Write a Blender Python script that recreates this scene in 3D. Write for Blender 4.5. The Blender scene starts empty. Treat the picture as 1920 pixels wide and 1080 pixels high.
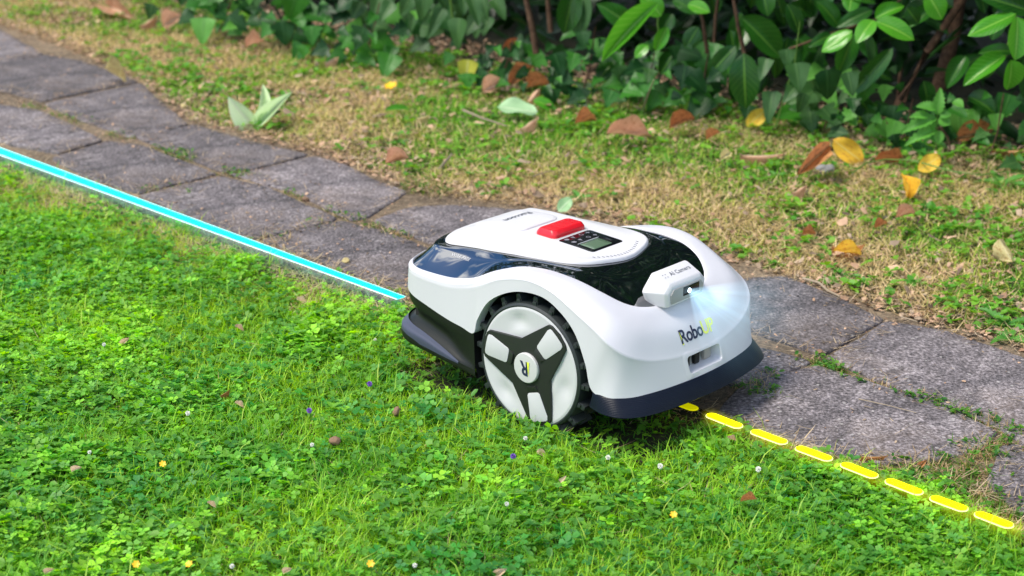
import bpy, bmesh, math, random
import numpy as np
from mathutils import Vector, Matrix
from mathutils.bvhtree import BVHTree

random.seed(7)
RNG = np.random.default_rng(11)
scene = bpy.context.scene
COL = scene.collection
R_ = math.radians

# ------------------------------------------------------------------ camera
CAM_H, CAM_P, CAM_F = 1.254, R_(19.06), 3300.0          # height, pitch down, focal in px of 1920
cam_d = bpy.data.cameras.new('camera')
cam_o = bpy.data.objects.new('camera', cam_d)
COL.objects.link(cam_o)
cam_o.location = (0, 0, CAM_H)
cam_o.rotation_euler = (math.pi / 2 - CAM_P, 0, 0)
cam_d.sensor_width = 36.0
cam_d.lens = 36.0 * CAM_F / 1920.0
cam_d.clip_start = 0.05
cam_d.clip_end = 500
cam_d.dof.use_dof = True
cam_d.dof.focus_distance = 3.05
cam_d.dof.aperture_fstop = 5.0
scene.camera = cam_o

# ------------------------------------------------------------------ world / sun / exposure
SUN_EL, SUN_AZ = R_(57), R_(-114)      # azimuth measured from +Y (away from camera) towards +X
world = bpy.data.worlds.new('World')
scene.world = world
world.use_nodes = True
wn, wl = world.node_tree.nodes, world.node_tree.links
wn.clear()
w_out = wn.new('ShaderNodeOutputWorld')
w_bg = wn.new('ShaderNodeBackground')
w_sky = wn.new('ShaderNodeTexSky')
w_sky.sky_type = 'NISHITA'
w_sky.sun_disc = False
w_sky.sun_elevation = SUN_EL
w_sky.sun_rotation = SUN_AZ
w_bg.inputs['Strength'].default_value = 0.145
w_tc = wn.new('ShaderNodeTexCoord')
w_map = wn.new('ShaderNodeMapping')
w_map.inputs['Scale'].default_value = (1.0, 1.0, 1.9)
w_map.inputs['Location'].default_value = (0.6, 1.7, 0.3)
w_no = wn.new('ShaderNodeTexNoise')
w_no.inputs['Scale'].default_value = 2.6
w_no.inputs['Detail'].default_value = 7
w_no.inputs['Roughness'].default_value = 0.58
w_no.inputs['Distortion'].default_value = 0.3
w_rmp = wn.new('ShaderNodeValToRGB')
w_rmp.color_ramp.elements[0].position = 0.50
w_rmp.color_ramp.elements[1].position = 0.60
w_mix = wn.new('ShaderNodeMix')
w_mix.data_type = 'RGBA'
w_mix.inputs['B'].default_value = (9.6, 9.8, 10.2, 1)
wl.new(w_tc.outputs['Generated'], w_map.inputs['Vector'])
wl.new(w_map.outputs[0], w_no.inputs['Vector'])
wl.new(w_no.outputs['Fac'], w_rmp.inputs['Fac'])
wl.new(w_rmp.outputs['Color'], w_mix.inputs['Factor'])
w_hs = wn.new('ShaderNodeHueSaturation')
w_hs.inputs['Saturation'].default_value = 1.35
wl.new(w_sky.outputs[0], w_hs.inputs['Color'])
wl.new(w_hs.outputs[0], w_mix.inputs['A'])
wl.new(w_mix.outputs['Result'], w_bg.inputs['Color'])
wl.new(w_bg.outputs[0], w_out.inputs['Surface'])

sun_d = bpy.data.lights.new('sun', 'SUN')
sun_d.energy = 3.3
sun_d.angle = R_(20)
sun_d.color = (1.0, 0.93, 0.80)
sun_o = bpy.data.objects.new('sun', sun_d)
COL.objects.link(sun_o)
sun_dir = Vector((math.sin(SUN_AZ) * math.cos(SUN_EL), math.cos(SUN_AZ) * math.cos(SUN_EL), math.sin(SUN_EL)))
sun_o.rotation_euler = sun_dir.to_track_quat('Z', 'Y').to_euler()

vs = scene.view_settings
vs.view_transform = 'Standard'
vs.look = 'None'
vs.exposure = 0.36
vs.gamma = 1.0
vs.use_curve_mapping = False
scene.cycles.max_bounces = 6
scene.cycles.transparent_max_bounces = 8
scene.cycles.volume_bounces = 0
scene.cycles.use_denoising = True

# ------------------------------------------------------------------ frames of reference
_c, _s = math.cos(CAM_P), math.sin(CAM_P)


def ray(u, v):
    a, b = (u - 960) / CAM_F, (540 - v) / CAM_F
    return np.array([a, _c + b * _s, -_s + b * _c])


def ground(u, v, z=0.0):
    d = ray(u, v)
    t = (z - CAM_H) / d[2]
    return np.array([d[0] * t, d[1] * t, z])


def at_depth(u, v, Y):
    d = ray(u, v)
    t = Y / d[1]
    return np.array([d[0] * t, Y, CAM_H + d[2] * t])


PSI = R_(41.6)
FWD = Vector((math.cos(PSI), -math.sin(PSI), 0))
LFT = Vector((math.sin(PSI), math.cos(PSI), 0))
HUBX = 0.05
_h = ground(993.5, 687, 0.12)
MO = Vector(_h) - HUBX * FWD + 0.20 * LFT
MO.z = 0


# ------------------------------------------------------------------ small helpers
def tag(o, label=None, cat=None, group=None, kind=None):
    if label: o['label'] = label
    if cat: o['category'] = cat
    if group: o['group'] = group
    if kind: o['kind'] = kind
    return o


def link(name, me, mat=None, parent=None):
    if mat is not None and len(me.materials) == 0:
        me.materials.append(mat)
    o = bpy.data.objects.new(name, me)
    COL.objects.link(o)
    if parent is not None:
        o.parent = parent
    return o


def mesh_np(name, verts, faces, smooth=True, cols=None, uvs=None):
    """faces: (n,3) or (n,4) array"""
    me = bpy.data.meshes.new(name)
    verts = np.asarray(verts, np.float32)
    faces = np.asarray(faces, np.int32)
    k = faces.shape[1]
    me.vertices.add(len(verts))
    me.vertices.foreach_set('co', verts.ravel())
    me.loops.add(faces.size)
    me.loops.foreach_set('vertex_index', faces.ravel())
    me.polygons.add(len(faces))
    me.polygons.foreach_set('loop_start', np.arange(0, faces.size, k, dtype=np.int32))
    me.polygons.foreach_set('loop_total', np.full(len(faces), k, np.int32))
    me.polygons.foreach_set('use_smooth', np.full(len(faces), smooth, bool))
    me.update(calc_edges=True)
    if cols is not None:
        a = me.color_attributes.new('tint', 'FLOAT_COLOR', 'POINT')
        c = np.ones((len(verts), 4), np.float32)
        c[:, :3] = cols
        a.data.foreach_set('color', c.ravel())
    if uvs is not None:
        uvl = me.uv_layers.new(name='uv')
        uvl.data.foreach_set('uv', np.asarray(uvs, np.float32)[faces.ravel()].ravel())
    return me


def mesh_py(name, verts, faces, smooth_angle=None, bevel=0, seg=2):
    me = bpy.data.meshes.new(name)
    me.from_pydata([tuple(v) for v in verts], [], [tuple(f) for f in faces])
    bm = bmesh.new()
    bm.from_mesh(me)
    bmesh.ops.remove_doubles(bm, verts=bm.verts, dist=1e-6)
    bmesh.ops.recalc_face_normals(bm, faces=bm.faces)
    if bevel:
        es = [e for e in bm.edges if len(e.link_faces) == 2 and e.calc_face_angle(0) > R_(18)]
        bmesh.ops.bevel(bm, geom=es, offset=bevel, segments=seg, profile=0.6, affect='EDGES', clamp_overlap=True)
    bm.to_mesh(me)
    bm.free()
    if smooth_angle is not None:
        me.polygons.foreach_set('use_smooth', [True] * len(me.polygons))
        me.set_sharp_from_angle(angle=R_(smooth_angle))
    return me


def prism(outline, z0, z1, name='prism', bevel=0, seg=2, ang=35, frame=None):
    """outline: list of (a,b); extruded from z0 to z1 along third axis; frame maps (a,b,c)->xyz"""
    n = len(outline)
    f = frame or (lambda a, b, c: (a, b, c))
    vs_ = [f(a, b, z0) for a, b in outline] + [f(a, b, z1) for a, b in outline]
    fs = [tuple(range(n))[::-1], tuple(range(n, 2 * n))]
    fs += [(i, (i + 1) % n, n + (i + 1) % n, n + i) for i in range(n)]
    return mesh_py(name, vs_, fs, ang, bevel, seg)


def rrect(w, h, r, n=5):
    pts = []
    for cx, cy, a0 in ((w / 2 - r, h / 2 - r, 0), (-w / 2 + r, h / 2 - r, 90), (-w / 2 + r, -h / 2 + r, 180), (w / 2 - r, -h / 2 + r, 270)):
        for i in range(n + 1):
            a = R_(a0 + 90 * i / n)
            pts.append((cx + r * math.cos(a), cy + r * math.sin(a)))
    return pts


def boxv(x0, x1, y0, y1, z0, z1, V, Fc):
    b = len(V)
    V += [(x0, y0, z0), (x1, y0, z0), (x1, y1, z0), (x0, y1, z0), (x0, y0, z1), (x1, y0, z1), (x1, y1, z1), (x0, y1, z1)]
    Fc += [(b, b + 3, b + 2, b + 1), (b + 4, b + 5, b + 6, b + 7), (b, b + 1, b + 5, b + 4), (b + 1, b + 2, b + 6, b + 5), (b + 2, b + 3, b + 7, b + 6), (b + 3, b, b + 4, b + 7)]


def tube(name, pts, radii, n=8, mat=None, parent=None, jitter=0.0):
    pts = [Vector(p) for p in pts]
    V, Fc = [], []
    for i, p in enumerate(pts):
        d = (pts[min(i + 1, len(pts) - 1)] - pts[max(i - 1, 0)]).normalized()
        a = d.cross(Vector((0, 0, 1)) if abs(d.z) < 0.9 else Vector((1, 0, 0))).normalized()
        b = d.cross(a)
        for k in range(n):
            t = 2 * math.pi * k / n
            r = radii[i] * (1 + random.uniform(-jitter, jitter))
            V.append(p + a * math.cos(t) * r + b * math.sin(t) * r)
    for i in range(len(pts) - 1):
        for k in range(n):
            Fc.append((i * n + k, i * n + (k + 1) % n, (i + 1) * n + (k + 1) % n, (i + 1) * n + k))
    Fc.append(tuple(range(n))[::-1])
    Fc.append(tuple(range((len(pts) - 1) * n, len(pts) * n)))
    me = mesh_py(name, V, Fc, 60)
    return link(name, me, mat, parent)


# value noise
_perm = RNG.random((256, 256))


def vnoise(x, y, sc):
    x = np.asarray(x) * sc + 50.3
    y = np.asarray(y) * sc + 81.7
    xi, yi = np.floor(x).astype(int), np.floor(y).astype(int)
    fx, fy = x - xi, y - yi
    fx, fy = fx * fx * (3 - 2 * fx), fy * fy * (3 - 2 * fy)
    g = lambda a, b: _perm[a % 256, b % 256]
    return (g(xi, yi) * (1 - fx) + g(xi + 1, yi) * fx) * (1 - fy) + (g(xi, yi + 1) * (1 - fx) + g(xi + 1, yi + 1) * fx) * fy


def fbm(x, y, sc, o=3):
    r, a, t = 0, 1, 0
    for i in range(o):
        r = r + a * vnoise(x, y, sc * 2.03 ** i)
        t += a
        a *= 0.5
    return r / t


def in_poly(x, y, poly):
    inside = np.zeros(x.shape, bool)
    n = len(poly)
    j = n - 1
    for i in range(n):
        xi, yi = poly[i][0], poly[i][1]
        xj, yj = poly[j][0], poly[j][1]
        cond = ((yi > y) != (yj > y)) & (x < (xj - xi) * (y - yi) / (yj - yi + 1e-12) + xi)
        inside ^= cond
        j = i
    return inside


def poly_dist(x, y, poly):
    d = np.full(x.shape, 1e9)
    n = len(poly)
    for i in range(n):
        ax, ay = poly[i][0], poly[i][1]
        bx, by = poly[(i + 1) % n][0], poly[(i + 1) % n][1]
        L = (bx - ax) ** 2 + (by - ay) ** 2 + 1e-12
        t = np.clip(((x - ax) * (bx - ax) + (y - ay) * (by - ay)) / L, 0, 1)
        d = np.minimum(d, np.hypot(x - ax - t * (bx - ax), y - ay - t * (by - ay)))
    return d


# ------------------------------------------------------------------ materials
def newmat(name):
    m = bpy.data.materials.new(name)
    m.use_nodes = True
    nt = m.node_tree
    return m, nt.nodes, nt.links, nt.nodes['Principled BSDF']


def plastic(name, col, rough=0.4, bump=0.0, bscale=900, coat=0.0, ior=1.5, var=0.0):
    m, n, l, p = newmat(name)
    p.inputs['Base Color'].default_value = (*col, 1)
    p.inputs['Roughness'].default_value = rough
    p.inputs['IOR'].default_value = ior
    p.inputs['Coat Weight'].default_value = coat
    p.inputs['Coat Roughness'].default_value = 0.1
    tc = n.new('ShaderNodeTexCoord')
    no = n.new('ShaderNodeTexNoise')
    no.inputs['Scale'].default_value = 9
    no.inputs['Detail'].default_value = 6
    l.new(tc.outputs['Object'], no.inputs['Vector'])
    mr = n.new('ShaderNodeMapRange')
    mr.inputs['To Min'].default_value = max(0.0, rough - 0.05 * (rough > 0.1))
    mr.inputs['To Max'].default_value = rough + 0.06
    l.new(no.outputs['Fac'], mr.inputs['Value'])
    l.new(mr.outputs[0], p.inputs['Roughness'])
    if var:
        mx = n.new('ShaderNodeMix'); mx.data_type = 'RGBA'
        mx.inputs['A'].default_value = (*[c * (1 - var) for c in col], 1)
        mx.inputs['B'].default_value = (*[min(1, c * (1 + var)) for c in col], 1)
        l.new(no.outputs['Fac'], mx.inputs['Factor'])
        l.new(mx.outputs['Result'], p.inputs['Base Color'])
    if bump:
        n2 = n.new('ShaderNodeTexNoise')
        n2.inputs['Scale'].default_value = bscale
        l.new(tc.outputs['Object'], n2.inputs['Vector'])
        b = n.new('ShaderNodeBump')
        b.inputs['Strength'].default_value = bump
        b.inputs['Distance'].default_value = 0.0004
        l.new(n2.outputs['Fac'], b.inputs['Height'])
        l.new(b.outputs[0], p.inputs['Normal'])
    return m


def emitter(name, col, strength):
    m, n, l, p = newmat(name)
    p.inputs['Base Color'].default_value = (*[c * 0.5 for c in col], 1)
    p.inputs['Emission Color'].default_value = (*col, 1)
    p.inputs['Emission Strength'].default_value = strength
    p.inputs['Roughness'].default_value = 0.4
    return m


def tint_leaf(name, transl=0.35, rough=0.55, gain=1.0, spec=0.4):
    """stuff foliage: colour comes from the per-leaf attribute"""
    m, n, l, p = newmat(name)
    at = n.new('ShaderNodeAttribute')
    at.attribute_name = 'tint'
    src = at.outputs['Color']
    if gain != 1.0:
        mm = n.new('ShaderNodeMix'); mm.data_type = 'RGBA'; mm.blend_type = 'MULTIPLY'
        mm.inputs['Factor'].default_value = 1
        mm.inputs['B'].default_value = (gain, gain, gain, 1)
        l.new(src, mm.inputs['A']); src = mm.outputs['Result']
    l.new(src, p.inputs['Base Color'])
    p.inputs['Roughness'].default_value = rough
    p.inputs['Specular IOR Level'].default_value = spec
    tr = n.new('ShaderNodeBsdfTranslucent')
    hs = n.new('ShaderNodeHueSaturation')
    hs.inputs['Hue'].default_value = 0.485
    hs.inputs['Saturation'].default_value = 1.1
    hs.inputs['Value'].default_value = 1.5
    l.new(src, hs.inputs['Color'])
    l.new(hs.outputs[0], tr.inputs['Color'])
    mx = n.new('ShaderNodeMixShader')
    mx.inputs[0].default_value = transl
    l.new(p.outputs[0], mx.inputs[1]); l.new(tr.outputs[0], mx.inputs[2])
    l.new(mx.outputs[0], n['Material Output'].inputs['Surface'])
    return m


def big_leaf_mat(name, c1, c2, rib, rough=0.3, transl=0.25, blotch=None, spec=0.5, veins=0.35):
    """large separate leaves: uv.x across (-1..1 mapped 0..1), uv.y along"""
    m, n, l, p = newmat(name)
    uv = n.new('ShaderNodeUVMap'); uv.uv_map = 'uv'
    sx = n.new('ShaderNodeSeparateXYZ'); l.new(uv.outputs[0], sx.inputs[0])
    oi = n.new('ShaderNodeObjectInfo')
    tc = n.new('ShaderNodeTexCoord')
    no = n.new('ShaderNodeTexNoise'); no.inputs['Scale'].default_value = 3.5; no.inputs['Detail'].default_value = 6
    l.new(tc.outputs['Object'], no.inputs['Vector'])
    ad = n.new('ShaderNodeMath'); ad.operation = 'ADD'
    l.new(no.outputs['Fac'], ad.inputs[0]); l.new(oi.outputs['Random'], ad.inputs[1])
    mr = n.new('ShaderNodeMapRange'); mr.inputs['From Min'].default_value = 0.35; mr.inputs['From Max'].default_value = 1.6
    l.new(ad.outputs[0], mr.inputs['Value'])
    mx = n.new('ShaderNodeMix'); mx.data_type = 'RGBA'
    mx.inputs['A'].default_value = (*c1, 1); mx.inputs['B'].default_value = (*c2, 1)
    l.new(mr.outputs[0], mx.inputs['Factor'])
    col = mx.outputs['Result']
    if blotch:
        n3 = n.new('ShaderNodeTexNoise'); n3.inputs['Scale'].default_value = 7; n3.inputs['Detail'].default_value = 6; n3.inputs['Roughness'].default_value = 0.7
        l.new(tc.outputs['Object'], n3.inputs['Vector'])
        rp = n.new('ShaderNodeValToRGB'); rp.color_ramp.elements[0].position = 0.5; rp.color_ramp.elements[1].position = 0.66
        l.new(n3.outputs['Fac'], rp.inputs['Fac'])
        m3 = n.new('ShaderNodeMix'); m3.data_type = 'RGBA'
        l.new(rp.outputs['Color'], m3.inputs['Factor']); l.new(col, m3.inputs['A']); m3.inputs['B'].default_value = (*blotch, 1)
        col = m3.outputs['Result']
    # midrib
    a = n.new('ShaderNodeMath'); a.operation = 'SUBTRACT'; a.inputs[1].default_value = 0.5; l.new(sx.outputs['X'], a.inputs[0])
    ab = n.new('ShaderNodeMath'); ab.operation = 'ABSOLUTE'; l.new(a.outputs[0], ab.inputs[0])
    r1 = n.new('ShaderNodeMapRange'); r1.inputs['From Min'].default_value = 0.012; r1.inputs['From Max'].default_value = 0.045
    r1.inputs['To Min'].default_value = 1; r1.inputs['To Max'].default_value = 0
    l.new(ab.outputs[0], r1.inputs['Value'])
    # side veins: slanted bands
    k = n.new('ShaderNodeMath'); k.operation = 'MULTIPLY_ADD'; k.inputs[1].default_value = -0.55
    l.new(ab.outputs[0], k.inputs[0]); l.new(sx.outputs['Y'], k.inputs[2])
    k2 = n.new('ShaderNodeMath'); k2.operation = 'MULTIPLY'; k2.inputs[1].default_value = 9 * 2 * math.pi; l.new(k.outputs[0], k2.inputs[0])
    sn = n.new('ShaderNodeMath'); sn.operation = 'SINE'; l.new(k2.outputs[0], sn.inputs[0])
    r2 = n.new('ShaderNodeMapRange'); r2.inputs['From Min'].default_value = 0.86; r2.inputs['From Max'].default_value = 1.0
    r2.inputs['To Max'].default_value = veins
    l.new(sn.outputs[0], r2.inputs['Value'])
    mxv = n.new('ShaderNodeMath'); mxv.operation = 'MAXIMUM'; l.new(r1.outputs[0], mxv.inputs[0]); l.new(r2.outputs[0], mxv.inputs[1])
    m4 = n.new('ShaderNodeMix'); m4.data_type = 'RGBA'
    l.new(mxv.outputs[0], m4.inputs['Factor']); l.new(col, m4.inputs['A']); m4.inputs['B'].default_value = (*rib, 1)
    col = m4.outputs['Result']
    l.new(col, p.inputs['Base Color'])
    p.inputs['Roughness'].default_value = rough
    p.inputs['Specular IOR Level'].default_value = spec
    bp = n.new('ShaderNodeBump'); bp.inputs['Strength'].default_value = 0.5; bp.inputs['Distance'].default_value = 0.0015
    l.new(mxv.outputs[0], bp.inputs['Height'])
    l.new(bp.outputs[0], p.inputs['Normal'])
    tr = n.new('ShaderNodeBsdfTranslucent')
    hs = n.new('ShaderNodeHueSaturation'); hs.inputs['Value'].default_value = 1.6; hs.inputs['Hue'].default_value = 0.485
    l.new(col, hs.inputs['Color']); l.new(hs.outputs[0], tr.inputs['Color'])
    ms = n.new('ShaderNodeMixShader'); ms.inputs[0].default_value = transl
    l.new(p.outputs[0], ms.inputs[1]); l.new(tr.outputs[0], ms.inputs[2])
    l.new(ms.outputs[0], n['Material Output'].inputs['Surface'])
    return m


def soil_mat(name, cols, scale=60, bump=1.0):
    m, n, l, p = newmat(name)
    tc = n.new('ShaderNodeTexCoord')
    no = n.new('ShaderNodeTexNoise'); no.inputs['Scale'].default_value = scale; no.inputs['Detail'].default_value = 9; no.inputs['Roughness'].default_value = 0.7
    n2 = n.new('ShaderNodeTexNoise'); n2.inputs['Scale'].default_value = 4; n2.inputs['Detail'].default_value = 4
    l.new(tc.outputs['Object'], no.inputs['Vector']); l.new(tc.outputs['Object'], n2.inputs['Vector'])
    rp = n.new('ShaderNodeValToRGB')
    rp.color_ramp.elements[0].position = 0.3; rp.color_ramp.elements[0].color = (*cols[0], 1)
    rp.color_ramp.elements[1].position = 0.72; rp.color_ramp.elements[1].color = (*cols[2], 1)
    e = rp.color_ramp.elements.new(0.5); e.color = (*cols[1], 1)
    mxf = n.new('ShaderNodeMath'); mxf.operation = 'MULTIPLY_ADD'; mxf.inputs[1].default_value = 0.5; mxf.inputs[2].default_value = -0.25
    l.new(n2.outputs['Fac'], mxf.inputs[0])
    ad = n.new('ShaderNodeMath'); ad.operation = 'ADD'; l.new(no.outputs['Fac'], ad.inputs[0]); l.new(mxf.outputs[0], ad.inputs[1])
    l.new(ad.outputs[0], rp.inputs['Fac'])
    l.new(rp.outputs['Color'], p.inputs['Base Color'])
    p.inputs['Roughness'].default_value = 0.95
    b = n.new('ShaderNodeBump'); b.inputs['Strength'].default_value = bump; b.inputs['Distance'].default_value = 0.006
    l.new(no.outputs['Fac'], b.inputs['Height']); l.new(b.outputs[0], p.inputs['Normal'])
    return m


def slab_material():
    m, n, l, p = newmat('worn_concrete')
    tc = n.new('ShaderNodeTexCoord')
    oi = n.new('ShaderNodeObjectInfo')
    big = n.new('ShaderNodeTexNoise'); big.inputs['Scale'].default_value = 7; big.inputs['Detail'].default_value = 6; big.inputs['Roughness'].default_value = 0.65
    fine = n.new('ShaderNodeTexNoise'); fine.inputs['Scale'].default_value = 150; fine.inputs['Detail'].default_value = 5; fine.inputs['Roughness'].default_value = 0.75
    vo = n.new('ShaderNodeTexVoronoi'); vo.inputs['Scale'].default_value = 210
    vo2 = n.new('ShaderNodeTexVoronoi'); vo2.inputs['Scale'].default_value = 90
    for t in (big, fine, vo, vo2): l.new(tc.outputs['Object'], t.inputs['Vector'])
    base = n.new('ShaderNodeValToRGB')
    base.color_ramp.elements[0].position = 0.28; base.color_ramp.elements[0].color = (0.076, 0.071, 0.076, 1)
    base.color_ramp.elements[1].position = 0.75; base.color_ramp.elements[1].color = (0.262, 0.238, 0.238, 1)
    e = base.color_ramp.elements.new(0.5); e.color = (0.147, 0.132, 0.135, 1)
    l.new(big.outputs['Fac'], base.inputs['Fac'])
    # pale and dark grains
    g = n.new('ShaderNodeValToRGB')
    g.color_ramp.elements[0].position = 0.36; g.color_ramp.elements[0].color = (0.28, 0.27, 0.29, 1)
    g.color_ramp.elements[1].position = 0.70; g.color_ramp.elements[1].color = (2.2, 2.15, 2.25, 1)
    e = g.color_ramp.elements.new(0.5); e.color = (0.9, 0.88, 0.9, 1)
    l.new(fine.outputs['Fac'], g.inputs['Fac'])
    mu = n.new('ShaderNodeMix'); mu.data_type = 'RGBA'; mu.blend_type = 'MULTIPLY'; mu.inputs['Factor'].default_value = 1
    l.new(base.outputs['Color'], mu.inputs['A']); l.new(g.outputs['Color'], mu.inputs['B'])
    med = n.new('ShaderNodeTexNoise'); med.inputs['Scale'].default_value = 38; med.inputs['Detail'].default_value = 7; med.inputs['Roughness'].default_value = 0.7
    l.new(tc.outputs['Object'], med.inputs['Vector'])
    mr_ = n.new('ShaderNodeMapRange'); mr_.inputs['From Min'].default_value = 0.32; mr_.inputs['From Max'].default_value = 0.68; mr_.inputs['To Min'].default_value = 0.50; mr_.inputs['To Max'].default_value = 1.55
    l.new(med.outputs['Fac'], mr_.inputs['Value'])
    hm = n.new('ShaderNodeHueSaturation'); l.new(mr_.outputs[0], hm.inputs['Value']); l.new(mu.outputs['Result'], hm.inputs['Color'])
    # single pale stones
    sr = n.new('ShaderNodeSeparateColor'); l.new(vo2.outputs['Color'], sr.inputs[0])
    th = n.new('ShaderNodeMath'); th.operation = 'GREATER_THAN'; th.inputs[1].default_value = 0.87; l.new(sr.outputs[0], th.inputs[0])
    ds = n.new('ShaderNodeMath'); ds.operation = 'LESS_THAN'; ds.inputs[1].default_value = 0.30; l.new(vo2.outputs['Distance'], ds.inputs[0])
    am = n.new('ShaderNodeMath'); am.operation = 'MULTIPLY'; l.new(th.outputs[0], am.inputs[0]); l.new(ds.outputs[0], am.inputs[1])
    a2 = n.new('ShaderNodeMath'); a2.operation = 'MULTIPLY'; a2.inputs[1].default_value = 0.6; l.new(am.outputs[0], a2.inputs[0])
    m2 = n.new('ShaderNodeMix'); m2.data_type = 'RGBA'
    l.new(a2.outputs[0], m2.inputs['Factor']); l.new(hm.outputs[0], m2.inputs['A']); m2.inputs['B'].default_value = (0.42, 0.40, 0.39, 1)
    # brownish dust towards blotches
    n4 = n.new('ShaderNodeTexNoise'); n4.inputs['Scale'].default_value = 3.1; n4.inputs['Detail'].default_value = 8; n4.inputs['Roughness'].default_value = 0.7
    l.new(tc.outputs['Object'], n4.inputs['Vector'])
    r4 = n.new('ShaderNodeMapRange'); r4.inputs['From Min'].default_value = 0.52; r4.inputs['From Max'].default_value = 0.75; r4.inputs['To Max'].default_value = 0.5
    l.new(n4.outputs['Fac'], r4.inputs['Value'])
    m5 = n.new('ShaderNodeMix'); m5.data_type = 'RGBA'
    l.new(r4.outputs[0], m5.inputs['Factor']); l.new(m2.outputs['Result'], m5.inputs['A']); m5.inputs['B'].default_value = (0.17, 0.12, 0.085, 1)
    br = n.new('ShaderNodeMapRange'); br.inputs['To Min'].default_value = 0.82; br.inputs['To Max'].default_value = 1.22
    l.new(oi.outputs['Random'], br.inputs['Value'])
    hv = n.new('ShaderNodeHueSaturation'); l.new(br.outputs[0], hv.inputs['Value']); l.new(m5.outputs['Result'], hv.inputs['Color'])
    l.new(hv.outputs[0], p.inputs['Base Color'])
    p.inputs['Roughness'].default_value = 0.88
    b = n.new('ShaderNodeBump'); b.inputs['Strength'].default_value = 0.9; b.inputs['Distance'].default_value = 0.002
    sm = n.new('ShaderNodeMath'); sm.operation = 'ADD'; l.new(fine.outputs['Fac'], sm.inputs[0]); l.new(vo.outputs['Distance'], sm.inputs[1])
    l.new(sm.outputs[0], b.inputs['Height'])
    b2 = n.new('ShaderNodeBump'); b2.inputs['Strength'].default_value = 0.3; b2.inputs['Distance'].default_value = 0.01
    l.new(big.outputs['Fac'], b2.inputs['Height']); l.new(b.outputs[0], b2.inputs['Normal'])
    l.new(b2.outputs[0], p.inputs['Normal'])
    return m


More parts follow.
